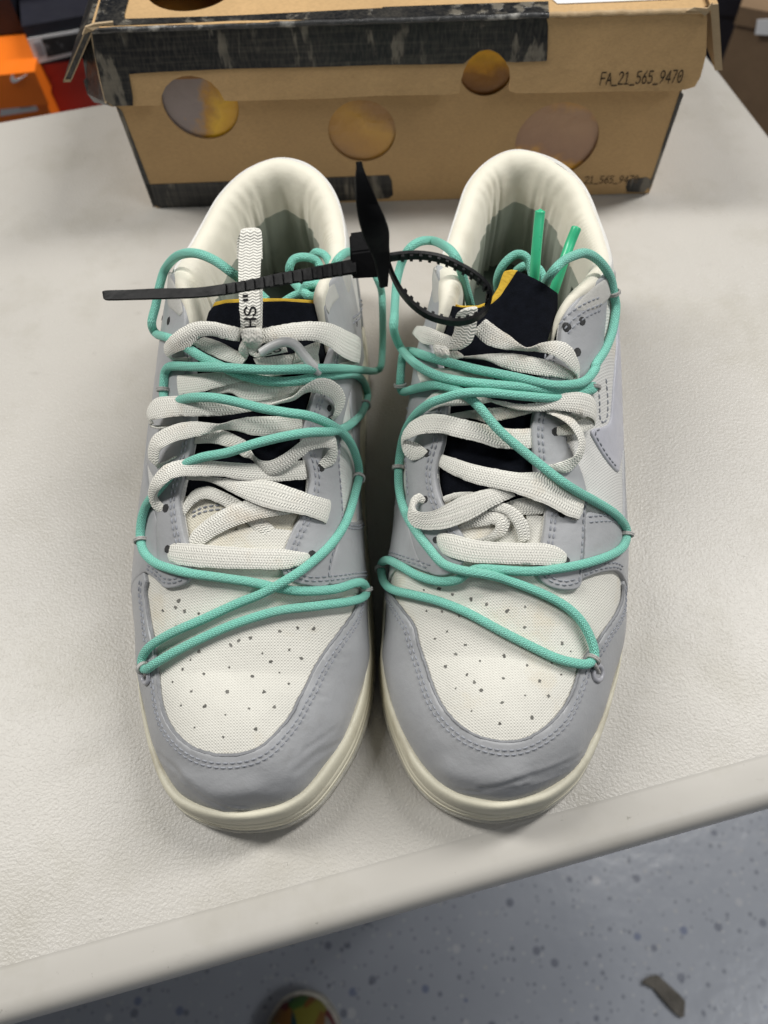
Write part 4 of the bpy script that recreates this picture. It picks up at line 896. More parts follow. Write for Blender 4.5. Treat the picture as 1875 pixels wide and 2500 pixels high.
lc([(300, 240, 268, 290, 4), (360, 246, 330, 345, 6), (430, 275, 410, 362, 7.4), (500, 302, 480, 386, 8), (570, 330, 545, 392, 8)])
lc([(488, 345, 560, 388, 8.2), (522, 280, 630, 342, 9.6), (530, 215, 660, 248, 11.5), (538, 172, 668, 158, 13.5), (560, 148, 668, 130, 14.2), (585, 142, 660, 128, 13), (580, 165, 655, 150, 8), (570, 220, 650, 210, 3)], 9)
lc([(395, 362, 492, 378, 8), (402, 395, 495, 415, 9), (425, 425, 490, 438, 7)], th=.0014)
lc([(480, 400, 500, 460, 5), (540, 395, 560, 440, 5), (580, 420, 580, 440, 4)])
lc([(300, 520, 320, 585, 3), (480, 498, 500, 556, 4.4), (620, 520, 640, 560, 4.4), (760, 545, 770, 570, 4)])
M.build('shoelace', LACE, rootR)

CRd = [at_z(Z4(930, 785), .118)]+shR.pts(Z4, [(975, 715, 2), (1030, 655, 3), (1095, 620, 3), (1160, 608, 3), (1230, 650, 3.5), (1285, 730, 3.5), (1306, 820, 3.3), (1318, 900, 3.3), (1300, 1020, 3.4), (1262, 1120, 3.6), (1215, 1195, 4)])
CRd += shR.pts(Z6, [(1385, 515, 4.5), (1320, 582, 7), (1220, 603, 8.8), (1100, 600, 9), (900, 556, 8), (650, 505, 7.6), (480, 462, 7), (350, 425, 6), (260, 395, 5), (215, 410, 4), (202, 470, 3.6), (195, 550, 3.6), (195, 610, 3.6), (212, 645, 4), (290, 625, 5), (400, 603, 7.5), (500, 618, 7.6), (590, 662, 8), (680, 740, 8.5), (800, 880, 8), (950, 1010, 7.6), (1100, 1130, 8.6), (1200, 1205, 8.8), (1290, 1262, 7), (1400, 1322, 4.2), (1510, 1392, 3.6),
      (1575, 1470, 3.5), (1583, 1540, 3.5), (1545, 1612, 3.6), (1420, 1672, 4), (1220, 1722, 4), (1000, 1746, 3.4), (800, 1735, 3.2), (680, 1728, 3), (600, 1760, 3), (540, 1800, 3), (430, 1808, 3.4), (300, 1772, 4), (190, 1710, 4.2), (120, 1678, 4), (82, 1695, 3.6), (78, 1750, 3.4), (95, 1815, 3.4), (150, 1860, 3.6), (280, 1892, 3.2), (430, 1930, 2.6), (600, 1998, 2.4), (800, 2106, 2.4), (1000, 2208, 2.4), (1150, 2278, 3), (1280, 2312, 4), (1350, 2312, 4),
      (1385, 2270, 3.6), (1372, 2185, 3.6), (1310, 2060, 3.2), (1210, 1962, 2.6), (1050, 1876, 2.6), (850, 1800, 3), (720, 1765, 7), (560, 1738, 6.8), (450, 1695, 6), (370, 1605, 5), (290, 1500, 4), (225, 1385, 3.6), (192, 1270, 3.4), (183, 1150, 3.4), (195, 1010, 3.6), (225, 890, 4), (285, 790, 6), (370, 720, 10), (460, 685, 11.5), (590, 652, 12.8), (760, 652, 9), (1000, 675, 8), (1150, 682, 7), (1260, 660, 5), (1340, 640, 4), (1378, 628, 3.4),
      (1372, 612, 3.2), (1300, 632, 4), (1150, 640, 6.8), (950, 616, 8), (750, 600, 8.4), (560, 578, 9), (420, 545, 9.5), (300, 482, 9.5), (215, 400, 8.5), (170, 320, 6), (152, 240, 4.4), (160, 170, 4)])
CRd += shR.pts(Z4, [(135, 1000, 4), (140, 880, 4), (150, 760, 4), (175, 660, 4), (215, 585, 4), (275, 545, 3.5), (345, 542, 3), (415, 575, 3), (465, 630, 2)])+[at_z(Z4(495, 710), .128), at_z(Z4(515, 780), .120), at_z(Z4(540, 870), .110), at_z(Z4(550, 930), .10)]
CRp = cr(np.array(CRd), 7)
tube(CRp, .0020, 14).build('overlay_cord', CORD, rootR)
M = Mesh()
tube(cr([at_z(Z4(*p), z) for *p, z in [(690, 800, .095), (685, 750, .105), (705, 690, .112), (745, 640, .116), (795, 612, .117), (840, 630, .115), (862, 680, .112), (880, 760, .108), (900, 830, .104)]], 7), .0020, 12, M)
tube(cr([at_z(Z4(*p), z) for *p, z in [(790, 700, .10), (820, 678, .106), (860, 676, .108), (905, 690, .108), (930, 740, .106), (930, 800, .104)]], 7), .0020, 12, M)
M.build('cord_loop_inside', CORD, rootR)
for pp in ([(882, 775, .112), (886, 700, .119), (893, 600, .126), (902, 500, .132), (911, 410, .137), (915, 378, .139)], [(985, 815, .112), (1010, 740, .118), (1040, 650, .124), (1072, 560, .128), (1100, 490, .132), (1108, 470, .133)]):
    P = cr([at_z(Z4(*p), z) for *p, z in pp], 7); tube(P, np.r_[np.full(len(P)-4, .0023), [.0023, .0022, .0019, .0012]], 12).build('lace_tip', TIP_M, rootR)
keepers(shR, CRp, [(Z6, 200, 605), (Z6, 1376, 620), (Z6, 186, 1118), (Z6, 1580, 1520), (Z6, 80, 1735), (Z8, 1362, 770), (Z4, 1305, 815)], LOOPTHREAD)
ring(shR, Z8(1408, 862), .0031)
tube(cr([LR.at(Z8(1375, 780), .0045), LR.at(Z8(1390, 815), .0045), LR.at(Z8(1412, 860), .001)], 5), .0010, 8).build('cord_loop', LOOPTHREAD, rootR)
shR.sew()

# ================================================================== ZIP TIE threaded through the lace loops
tie = thing('zip_tie', 'black nylon cable tie threaded through the laces of both sneakers', 'cable tie', (0, .25, 0))
def strip(M, A3, B3, th):                        # flat strap between two edges
    a, b = cr(A3, 8), cr(B3, 8); T = nrm(np.gradient((a+b)/2, axis=0)); n = nrm(np.cross(T, nrm(b-a))); v = []; f = []
    if np.mean(np.sum(n*(CP-a), 1)) < 0: n = -n
    pr = [(0, .35), (.06, 1), (.94, 1), (1, .35), (1, -.35), (.94, -1), (.06, -1), (0, -.35)]
    for i in range(len(a)):
        for u, s_ in pr: v.append(a[i]*(1-u)+b[i]*u+n[i]*s_*th)
    m = len(pr)
    for i in range(len(a)-1):
        for j in range(m): f.append((i*m+j, i*m+(j+1) % m, (i+1)*m+(j+1) % m, (i+1)*m+j))
    f += [tuple(range(m)), tuple(range((len(a)-1)*m, len(a)*m))]; M.add(v, f); return a, b, n
M = Mesh(); tl = [(114, 812, 122, 852, .150), (135, 806, 138, 859, .1502), (250, 803, 252, 857, .151), (400, 796, 402, 853, .152), (600, 792, 602, 846, .154), (760, 772, 762, 830, .157), (900, 748, 905, 806, .159), (1050, 715, 1056, 780, .161), (1200, 688, 1206, 755, .163), (1330, 662, 1336, 735, .164), (1460, 636, 1464, 715, .165)]
ta, tb, tn = strip(M, [at_z(Z3(q[0], q[1]), q[4]) for q in tl], [at_z(Z3(q[2], q[3]), q[4]-.0015) for q in tl], .0007)
M.build('strap_tail', TIE_M, tie)
M = Mesh(); mid = (ta+tb)/2; L_ = np.r_[0, np.cumsum(np.linalg.norm(np.diff(mid, axis=0), axis=1))]
for sx in np.arange(L_[-1]*.50, L_[-1]*.97, .0038):
    g = lambda X: np.array([np.interp(sx, L_, X[:, k]) for k in range(3)]); p, q, n = g(ta), g(tb), nrm(g(tn)); T = nrm(np.cross(nrm(q-p), n)); wv = q-p
    c = [p+wv*.15+n*.0006, p+wv*1.10+n*.0006]
    v = [c[k]+T*s_*.0007+n*h_ for k in (0, 1) for s_ in (-1, 1) for h_ in (0, .0011)]
    M.add(v, [(0, 1, 3, 2), (4, 6, 7, 5), (0, 4, 5, 1), (2, 3, 7, 6), (0, 2, 6, 4), (1, 5, 7, 3)])
M.build('tooth_row', TIE_M, tie, kind='stuff', smooth=False)
M = Mesh(); f1 = [at_z(Z3(1430, 606), .168), at_z(Z3(1596, 584), .168), at_z(Z3(1600, 742), .160), at_z(Z3(1436, 750), .160)]
up_ = np.array([.0, .008, .003])
bm = bmesh.new(); vs = [bm.verts.new(p) for p in f1]+[bm.verts.new(p+up_) for p in f1]
for q in ((0, 1, 2, 3), (4, 7, 6, 5), (0, 4, 5, 1), (1, 5, 6, 2), (2, 6, 7, 3), (3, 7, 4, 0)): bm.faces.new([vs[i] for i in q])
bmesh.ops.bevel(bm, geom=bm.edges[:], offset=.0006, segments=2, affect='EDGES'); me = bpy.data.meshes.new('lock_head'); bm.to_mesh(me); bm.free(); me.materials.append(TIE_M)
link(bpy.data.objects.new('lock_head', me), tie)
M = Mesh(); bl = [(1470, 118, 1482, 122, .205), (1458, 180, 1515, 190, .202), (1457, 260, 1548, 265, .198), (1462, 350, 1585, 350, .193), (1474, 430, 1618, 425, .188), (1500, 520, 1636, 490, .182), (1530, 585, 1637, 570, .176), (1560, 660, 1640, 640, .170), (1590, 790, 1625, 780, .160)]
strip(M, [at_z(Z3(q[0], q[1]), q[4]) for q in bl], [at_z(Z3(q[2], q[3]), q[4]-.001) for q in bl], .0008); M.build('tag_blade', TIE_M, tie)
rg = [(96, 632, .168), (200, 618, .167), (300, 620, .166), (400, 640, .164), (500, 685, .161), (580, 735, .158), (630, 785, .155), (648, 840, .152), (632, 900, .149), (585, 945, .147), (510, 972, .146), (430, 972, .146), (330, 945, .148), (250, 895, .151), (180, 820, .155), (135, 740, .160), (108, 670, .165), (98, 632, .168)]
M = Mesh(); ctr = np.array([at_z(Z4(x, y), z) for x, y, z in rg]); wv = np.array([0, -.0012, .0045])
cpts = cr(ctr, 6); T = nrm(np.gradient(cpts, axis=0)); wvec = nrm(wv); nin = nrm(np.cross(T, wvec))
cen = ctr.mean(0); nin = nin*np.where(np.sum(nin*(cen-cpts), 1) < 0, -1, 1)[:, None]
v = []; f = []
for p, n in zip(cpts, nin):
    for a_, b_ in ((-.5, -.5), (.5, -.5), (.5, .5), (-.5, .5)): v.append(p+wvec*.0043*a_+n*.0013*b_)
for i in range(len(cpts)-1):
    for j in range(4): f.append((i*4+j, i*4+(j+1) % 4, (i+1)*4+(j+1) % 4, (i+1)*4+j))
f += [(0, 1, 2, 3), tuple(len(v)-4+k for k in range(4))]
M.add(v, f); M.build('strap_ring', TIE_M, tie)
M = Mesh(); Lr = np.r_[0, np.cumsum(np.linalg.norm(np.diff(cpts, axis=0), axis=1))]
for sx in np.arange(.006, Lr[-1]*.86, .0036):
    g = lambda X: np.array([np.interp(sx, Lr, X[:, k]) for k in range(3)]); p, n, t_ = g(cpts), nrm(g(nin)), nrm(g(T))
    v = [p+wvec*.0019*a_+t_*.0006*s_+n*h_ for a_ in (-1, 1) for s_ in (-1, 1) for h_ in (.0005, .0016)]
    M.add(v, [(0, 1, 3, 2), (4, 6, 7, 5), (0, 4, 5, 1), (2, 3, 7, 6), (0, 2, 6, 4), (1, 5, 7, 3)])
M.build('tooth_row', TIE_M, tie, kind='stuff', smooth=False)

# ================================================================== TABLE
def m_table(name, strength):
    m, nt, p = nt_new(name); co = coord(nt)
    c = ramp(nt, noise(nt, co, 6, 6), [(.3, (.49, .466, .425)), (.7, (.54, .515, .472))])
    c = mix(nt, ramp(nt, noise(nt, co, 14, 6, .65), [(.50, 0.), (.72, .55)]), c, (.40, .375, .315))
    c = mix(nt, ramp(nt, noise(nt, scaled(nt, co, (1, 2.2, 1), (0, 0, .6)), 38, 6, .7), [(.62, 0.), (.72, .35)]), c, (.34, .32, .28))
    c = mix(nt, ramp(nt, noise(nt, co, 160, 4, .7), [(.68, 0.), (.74, .7)]), c, (.27, .255, .22))
    nt.links.new(c, p.inputs['Base Color'])
    nt.links.new(math_(nt, 'MULTIPLY_ADD', noise(nt, co, 9, 4), .14, .31), p.inputs['Roughness']); p.inputs['Specular IOR Level'].default_value = .45
    sc = nd(nt, 'ShaderNodeTexNoise', noise_type='RIDGED_MULTIFRACTAL'); sc.inputs['Scale'].default_value = 1; sc.inputs['Detail'].default_value = 2
    nt.links.new(scaled(nt, co, (5, 60, 5), (0, 0, .9)), sc.inputs['Vector'])
    L_ = [(noise(nt, co, 25, 3), .0003), (sc.outputs[0], .00004)]
    if strength: L_ += [(noise(nt, co, 640, 2, .45), .00026*strength), (noise(nt, co, 900, 2), .0002*strength)]
    bump(nt, p, L_)
    return m
TAB = m_table('pebbled grey plastic', 1.0); RIM = m_table('smooth plastic rim', 0)
EE0 = -1.15; EE1 = .3985; NN0 = float(at_z((475, 2365), -.012)@TN)-.001; NN1 = .621
def rrect(ins, r=.035):
    r = max(.004, r-ins); P = []
    for cx, cy, a0 in ((EE1-ins-r, NN0+ins+r, -90), (EE1-ins-r, NN1-ins-r, 0), (EE0+ins+r, NN1-ins-r, 90), (EE0+ins+r, NN0+ins+r, 180)):
        for a in np.linspace(a0, a0+90, 9): P.append((cx+r*math.cos(math.radians(a)), cy+r*math.sin(math.radians(a))))
    return np.array(P)
tw = lambda e, n, z: TE*e+TN*n+np.array([0, 0, z])
table = thing('folding_table', 'off-white pebbled plastic folding table carrying the sneakers and the box', 'table', (-.3, .3, 0))
P = rrect(.0215); obj('tabletop', [tw(x, y, 0) for x, y in P], [tuple(range(len(P)))], TAB, table, smooth=False)
v = []; f = []; prof = [(.0215, 0), (.0210, -.00015), (.0200, -.0002), (.0085, -.0003), (.0062, -.0008), (.0040, -.0019), (.0021, -.0038), (.0008, -.0064), (0, -.0100), (0, -.036), (.002, -.040), (.02, -.040), (.03, -.028)]
for i, z in prof: v += [tw(x, y, z) for x, y in rrect(i)]
m = len(P)
for k in range(len(prof)-1): f += [(k*m+i, k*m+(i+1) % m, (k+1)*m+(i+1) % m, (k+1)*m+i) for i in range(m)]
f.append(tuple(range((len(prof)-1)*m, len(prof)*m)))
obj('table_rim', v, f, RIM, table)
STEEL = basic('grey steel tube', (.18, .18, .19), .4, .1, 30, None)
for e_, n_ in ((EE0+.25, .10), (EE0+.25, .52), (EE1-.25, .10), (EE1-.25, .52)):
    M = Mesh(); tube([tw(e_, n_, -.03), tw(e_, n_, -.4), tw(e_, n_, -.739)], .0125, 12, M); M.build('table_leg', STEEL, table)

# ================================================================== SHOE BOX
BY = -.0403; BE = np.array([math.cos(BY), math.sin(BY), 0]); BN = np.array([-math.sin(BY), math.cos(BY), 0]); BC = np.array([.023, .4545, 0])
def bp(px, off=0.0):                             # photo pixel on the box front (off = metres proud of it)
    r = ray(px); return CP+r*(((BC-BN*off-CP)@BN)/(r@BN))
def m_kraft(name, col):
    m, nt, p = nt_new(name); co = coord(nt)
    c = ramp(nt, noise(nt, co, 18, 5), [(.3, tuple(q*.9 for q in col)), (.7, tuple(q*1.08 for q in col))])
    c = mix(nt, ramp(nt, noise(nt, scaled(nt, co, (1, 1, 3)), 420, 3, .7), [(.35, .30), (.6, 0.)]), c, tuple(q*.62 for q in col))
    c = mix(nt, ramp(nt, noise(nt, co, 45, 6, .7), [(.62, 0.), (.75, .25)]), c, tuple(q*.6 for q in col))
    nt.links.new(c, p.inputs['Base Color']); p.inputs['Roughness'].default_value = .75; p.inputs['Specular IOR Level'].default_value = .25
    bump(nt, p, [(noise(nt, co, 700, 3), .0001), (noise(nt, co, 30, 3), .0012)])
    return m
KRAFT = m_kraft('brown kraft card', (.55, .36, .175)); KEDGE = m_kraft('raw card edge', (.50, .38, .24))
def m_tape(name):
    m, nt, p = nt_new(name); co = coord(nt)
    b = math_(nt, 'MULTIPLY', ramp(nt, noise(nt, scaled(nt, co, (1, 1, .16)), 95, 4, .6), [(.53, 0.), (.60, 1.)]), ramp(nt, noise(nt, co, 22, 3), [(.42, 0.), (.52, 1.)]))
    g = ramp(nt, noise(nt, scaled(nt, co, (1, 1, .04)), 700, 1), [(.4, .0), (.65, 1.)])
    g2 = ramp(nt, noise(nt, scaled(nt, co, (.04, .04, 1)), 700, 1), [(.45, .0), (.7, 1.)])
    f_ = math_(nt, 'ADD', math_(nt, 'MULTIPLY', b, .75), math_(nt, 'MULTIPLY', math_(nt, 'ADD', g, g2), .13))
    c = mix(nt, f_, (.009, .010, .012), (.19, .17, .135))
    nt.links.new(c, p.inputs['Base Color']); p.inputs['Roughness'].default_value = .33; p.inputs['Specular IOR Level'].default_value = .5
    bump(nt, p, [(b, .0005), (g, .00008), (noise(nt, co, 60, 3), .0008)])
    return m
TAPE = m_tape('black printed tape')
def m_paper(name, a, b, sc=40):
    m, nt, p = nt_new(name); co = coord(nt)
    c = ramp(nt, noise(nt, co, sc, 4, .6), [(.3, a), (.7, b)]); nt.links.new(c, p.inputs['Base Color']); p.inputs['Roughness'].default_value = .45
    bump(nt, p, [(noise(nt, co, 70, 3), .0008)]); p.inputs['Roughness'].default_value = .3; return m
def m_tone(name, px, r, ang, stops):             # tissue whose colour changes across it, r = hole radius in metres
    m, nt, p = nt_new(name); co = coord(nt); c0 = BC-bp(px); q = bp(px)
    d = BE*math.cos(ang)+np.array([0, 0, 1.])*math.sin(ang)
    vs = nd(nt, 'ShaderNodeVectorMath', operation='DOT_PRODUCT'); nt.links.new(co, vs.inputs[0]); vs.inputs[1].default_value = tuple(d/(2*r))
    t = math_(nt, 'ADD', vs.outputs['Value'], .5-float(q@d)/(2*r)); t = math_(nt, 'ADD', t, math_(nt, 'MULTIPLY_ADD', noise(nt, co, 70, 4, .6), .5, -.25))
    nt.links.new(ramp(nt, t, stops), p.inputs['Base Color']); p.inputs['Roughness'].default_value = .28; p.inputs['Specular IOR Level'].default_value = .6
    bump(nt, p, [(noise(nt, co, 80, 3), .001)]); return m
GOLD = m_paper('orange tissue paper', (.80, .38, .012), (.92, .54, .03)); BROWNP = m_paper('brown tissue paper', (.27, .12, .025), (.42, .19, .03)); LILAC = m_paper('mauve grey tissue paper', (.24, .19, .17), (.32, .26, .25)); DIMG = m_paper('dull orange tissue paper', (.50, .25, .05), (.66, .36, .07))
MAUVE = m_paper('mauve brown tissue paper', (.36, .195, .10), (.46, .27, .15))
WHITE_L = basic('white paper label', (.78, .78, .78), .6, .03, 30, None)
sbox = thing('shoe_box', 'worn kraft shoe box with round cut-outs and black tape print behind the sneakers', 'box', (.02, .5, 0))
def bpanel(name, px, off, th, mat, holes=(), parent=None, step=26, smooth=False, offs=None):
    """flat card panel traced on the box front; holes are (cx,cy,radius_m)"""
    P2 = []
    fr = lambda p: np.array([(p-BC)@BE, p[2]])
    oo = offs or (lambda z: off)
    def hitp(q):
        o = off
        for _ in range(4): p = bp(q, o); o = float(oo(p[2]))
        return bp(q, o)
    pts = [fr(hitp(q)) for q in px]
    hs = []
    for cx, cy, r in holes:
        c = fr(bp((cx, cy), off)); hs.append(np.array([(c[0]+r*math.cos(t), c[1]+r*math.sin(t)) for t in np.linspace(0, 2*math.pi, 40)[:-1]]))
    poly = resample(np.array(pts), .006, True)
    V, T, rim, _ = fill(poly, .012, holes=hs)
    up = lambda q, o: BC+BE*q[0]+np.array([0, 0, q[1]])-BN*o
    top = np.array([up(q, oo(q[1])) for q in V]); nn = np.tile(-BN, (len(V), 1))
    v, f = sheet(top, nn, T, rim, np.zeros(len(V)), -th)
    return obj(name, v, f, mat, parent or sbox, smooth=smooth)
# tray
tTL, tTR, tBR, tBL = (268, 222), (1676, 186), (1586, 471), (378, 509)
h3 = (782*K, 285*K, .0220); h4 = (*Z2(758, 602), .0272); h1 = (*Z1(855, 447), .0237); h2 = (*Z2(460, 300), .0163)
bpanel('tray_front', [tTL, tTR, tBR, tBL], 0, .0011, KRAFT, [h1, h2, h3, h4])
def bslab(name, A_, B_, depth, th, mat, inward):  # side wall running back from a front edge A_-B_
    d = BN*depth; v = [A_, B_, B_+d, A_+d]; v = [p+BN*.0005 for p in v]+[p+BN*.0005+inward*th for p in v]
    return obj(name, v, [(0, 1, 2, 3), (4, 7, 6, 5), (0, 4, 5, 1), (1, 5, 6, 2), (2, 6, 7, 3), (3, 7, 4, 0)], mat, sbox, smooth=False)
c0, c1, c2, c3 = [bp(q) for q in (tTL, tTR, tBR, tBL)]
c2[2] = c3[2] = .0006
bslab('tray_side', c0, c3, .222, .0022, KRAFT, BE); bslab('tray_side', c1, c2, .222, .0022, KRAFT, -BE)
v = [c0+BN*.2225, c1+BN*.2225, c2+BN*.2225, c3+BN*.2225]; obj('tray_back', v+[p+BN*.002 for p in v], [(0, 1, 2, 3), (4, 7, 6, 5), (0, 4, 5, 1), (1, 5, 6, 2), (2, 6, 7, 3), (3, 7, 4, 0)], KRAFT, sbox, smooth=False)
v = [c3+BN*.003, c2+BN*.003, c2+BN*.222, c3+BN*.222]; obj('tray_bottom', v+[p+np.array([0, 0, .002]) for p in v], [(0, 1, 2, 3), (4, 7, 6, 5), (0, 4, 5, 1), (1, 5, 6, 2), (2, 6, 7, 3), (3, 7, 4, 0)], KRAFT, sbox, smooth=False)
bpanel('tape_print', [Z1(624, 787), Z1(1000, 773), A(845, 378), A(850, 428), Z1(1000, 884), Z1(668, 888)], .0003, .0002, TAPE)
bpanel('tape_print', [Z2(1064, 766), Z2(1164, 753), Z2(1142, 821), Z2(1046, 819)], .0003, .0002, TAPE)
bpanel('tape_print', [Z1(494, 452), Z1(512, 452), Z1(640, 787), Z1(668, 889), Z1(655, 889)], .0003, .0002, TAPE)
bpanel('tape_print', [Z2(1286, 386), Z2(1306, 384), Z2(1168, 780), Z2(1150, 818), Z2(1142, 818), Z2(1166, 752)], .0003, .0002, TAPE)
def disc(h, name, mat, off, cut=None):            # paper seen through a hole; cut keeps one side of a pixel line
    px = [(h[0]+h[2]*4400*math.cos(t), h[1]+h[2]*4400*math.sin(t)) for t in np.linspace(0, 2*math.pi, 40)[:-1]]
    if cut: px = cut
    return bpanel(name, px, off, .0006, mat)
disc(h1, 'tissue_paper', m_tone('mauve to gold tissue', h1[:2], h1[2], -.45, [(.0, (.26, .21, .20)), (.46, (.31, .25, .24)), (.60, (.60, .30, .04)), (.78, (.95, .56, .03)), (.95, (.85, .44, .02))]), -.0020)
disc(h2, 'tissue_paper', m_tone('gold to brown tissue', h2[:2], h2[2], 1.45, [(.0, (.20, .075, .012)), (.38, (.34, .14, .015)), (.52, (.62, .28, .012)), (.75, (.95, .50, .015)), (.95, (.80, .33, .01))]), -.0020)
disc(h3, 'tissue_paper', m_tone('orange brown tissue', h3[:2], h3[2], .9, [(.0, (.38, .20, .07)), (.4, (.56, .29, .06)), (.6, (.64, .35, .07)), (.9, (.42, .22, .07))]), -.0020)
disc(h4, 'tissue_paper', m_tone('mauve tissue with orange band', h4[:2], h4[2], 1.30, [(.02, (.62, .30, .05)), (.20, (.78, .40, .05)), (.30, (.42, .22, .10)), (.36, (.36, .20, .12)), (.80, (.46, .27, .15)), (.95, (.62, .34, .10))]), -.0022)
# lid
lTL, lTR, lBR, lBL = Z1(392, 128), (1727, 24), (1695, 216), (269, 258)
zt, zb = bp(lTL, .002)[2], bp(lBL, .0115)[2]
lof = lambda z: .0115-(.0115-.0015)*np.clip((z-zb)/(zt-zb), 0, 1)
def notch(c, r, n=20):                           # cut-out that runs through the lid's lower edge
    out = []
    for t in np.linspace(math.radians(200), math.radians(340), n): out.append((c[0]-r*math.cos(t)*-1, c[1]+r*math.sin(t)))
    return out
low = [Z1(470, 455), Z1(575, 452), Z1(684, 449)]+[Z1(684+0, 430), Z1(692, 395), Z1(712, 360), Z1(745, 335), Z1(785, 323), Z1(825, 323), Z1(865, 333), Z1(900, 352), Z1(930, 380), Z1(952, 412), Z1(958, 432)]+[Z1(1100, 428), Z1(1400, 420), Z2(0, 408), Z2(200, 405), Z2(342, 404),
      Z2(350, 345), Z2(362, 300), Z2(385, 255), Z2(420, 222), Z2(455, 210), Z2(490, 214), Z2(525, 238), Z2(550, 275), Z2(562, 310), Z2(560, 350), Z2(552, 398), Z2(700, 397), Z2(1000, 390), Z2(1250, 388), Z2(1330, 380), lBR]
bpanel('lid_front', [lTL, Z1(1000, 98), Z2(0, 88), Z2(725, 62), Z2(1000, 52), lTR, Z2(1395, 240), Z2(1362, 360)]+low[::-1][1:]+[Z1(450, 440), Z1(425, 330), Z1(400, 220)], .004, .0022, KRAFT, offs=lof)
# printed tape on the lid front
bpanel('tape_print', [Z1(392, 132), Z1(1000, 102), Z2(0, 92), Z2(722, 66), Z2(718, 260), Z2(545, 267), Z2(520, 235), Z2(490, 212), Z2(455, 208), Z2(420, 220), Z2(385, 253), Z2(375, 272), Z2(200, 275), Z2(0, 277), Z1(1400, 285), Z1(1000, 293), Z1(700, 306), Z1(549, 315), Z1(560, 380), Z1(574, 450), Z1(472, 453), Z1(450, 438), Z1(425, 330), Z1(400, 220)], .0045, .0004, TAPE, offs=lambda z: lof(z)+.0004)
# short return flap at the lid's left end
def quad(name, pts, mat, th=.0016, parent=None, smooth=False):
    pts = [np.asarray(p) for p in pts]; c = np.cross(pts[1]-pts[0], pts[-1]-pts[0]); n = nrm(c); n = n if n@(CP-pts[0]) > 0 else -n; k = len(pts)
    v = pts+[p-n*th for p in pts]; f = [tuple(range(k)), tuple(range(2*k-1, k-1, -1))]+[(i, (i+1) % k, k+(i+1) % k, k+i) for i in range(k)]
    return obj(name, v, f, mat, parent or sbox, smooth=smooth)
quad('lid_return_flap', [bp(Z1(391, 140), .0015), bp(Z1(424, 330), .007), bp(Z1(449, 438), .0105), bp(Z1(470, 452), .010), bp(Z1(400, 436), -.010), bp(Z1(372, 400), -.012), bp(Z1(356, 345), -.012), bp(Z1(366, 330), -.012), bp(Z1(350, 230), -.012), bp(Z1(368, 148), -.008)], TAPE)
quad('torn_strip', [bp(Z1(386, 150), .0022), bp(Z1(392, 150), .0024), bp(Z1(428, 330), .0079), bp(Z1(455, 440), .0115), bp(Z1(448, 442), .0110), bp(Z1(421, 330), .0076)], KEDGE, .0005)
zl = float(bp(lTL, .0015)[2])
tl_ = lambda px: at_z(px, zl+.0006)
h5 = np.array([tl_(Z1(812, -62))])[0]
# lid top with the big round hole
fr = lambda p: np.array([(p-BC)@BE, (p-BC)@BN])
pTL, pTR = fr(bp(Z1(392, 126), .0015)), fr(bp((1727, 22), .0015))
poly = resample(np.array([pTL+[-.001, .001], pTR+[.0005, .001], pTR+[.0005, .228], pTL+[-.001, .228]]), .006, True)
hc = fr(h5); V, T, rim, _ = fill(poly, .014, holes=[np.array([(hc[0]+.0268*math.cos(t), hc[1]+.0268*math.sin(t)) for t in np.linspace(0, 2*math.pi, 40)[:-1]])])
top = np.array([BC+BE*q[0]+BN*q[1]+np.array([0, 0, zl+.0006+.0012*math.sin(q[0]*25+1)*min(1, max(0, q[1])*12)]) for q in V]); v, f = sheet(top, np.tile([0, 0, 1.], (len(V), 1)), T, rim, np.zeros(len(V)), -.0022)
obj('lid_top', v, f, KRAFT, sbox, smooth=False)
def toppatch(name, pxs, mat, lift=.0005, th=.0004):
    pts = [fr(at_z(q, zl+.0008)) for q in pxs]; V, T, rim, _ = fill(resample(np.array(pts), .005, True), .012)
    P_ = np.array([BC+BE*q[0]+BN*q[1]+np.array([0, 0, zl+.0006+lift+.0012*math.sin(q[0]*25+1)*min(1, max(0, q[1])*12)]) for q in V]); v, f = sheet(P_, np.tile([0, 0, 1.], (len(V), 1)), T, rim, np.zeros(len(V)), -th)
    return obj(name, v, f, mat, sbox, smooth=False)
toppatch('tape_print', [Z1(400, 112), Z1(430, 0), Z1(455, -90), Z1(572, -90), Z1(548, 0), Z1(526, 82), Z1(1000, 67), Z1(1659, 35), Z2(0, 33), Z2(722, 7), Z2(724, 52), Z2(0, 78), Z1(1000, 90)], TAPE)
toppatch('paper_label', [Z2(745, -60), Z2(742, 2), Z2(752, 15), Z2(765, 18), Z2(1290, -4), Z2(1300, -60)], WHITE_L, .0006)
quad('inner_card', [BC+BE*(hc[0]-.05)+BN*(hc[1]-.04)+np.array([0, 0, zl-.03]), BC+BE*(hc[0]+.05)+BN*(hc[1]-.04)+np.array([0, 0, zl-.03]), BC+BE*(hc[0]+.05)+BN*(hc[1]+.05)+np.array([0, 0, zl-.03]), BC+BE*(hc[0]-.05)+BN*(hc[1]+.05)+np.array([0, 0, zl-.03])], BROWNP)
# rounded, rubbed fold along the lid's front edge
WORN = basic('rubbed black fold', (.05, .05, .05), .3, .5, 200, ((500, .0004),), .6, ((.55, .53, .48), .9, 90)); WORNK = basic('rubbed kraft fold', (.46, .33, .19), .7, .15, 120, ((500, .0004),), .3, ((.60, .48, .32), .7, 110))
e0, e1, e2 = bp(Z1(392, 127), .0012), bp(Z2(725, 60), .0012), bp((1727, 23), .0012)
for a_, b_, mm in ((e0, e1, WORN), (e1, e2, WORNK)):
    P_ = np.linspace(a_, b_, 40)+rng.normal(0, .00012, (40, 3)); P_[:, 2] -= .0006
    tube(P_, .0016, 10).build('lid_fold', mm, sbox)
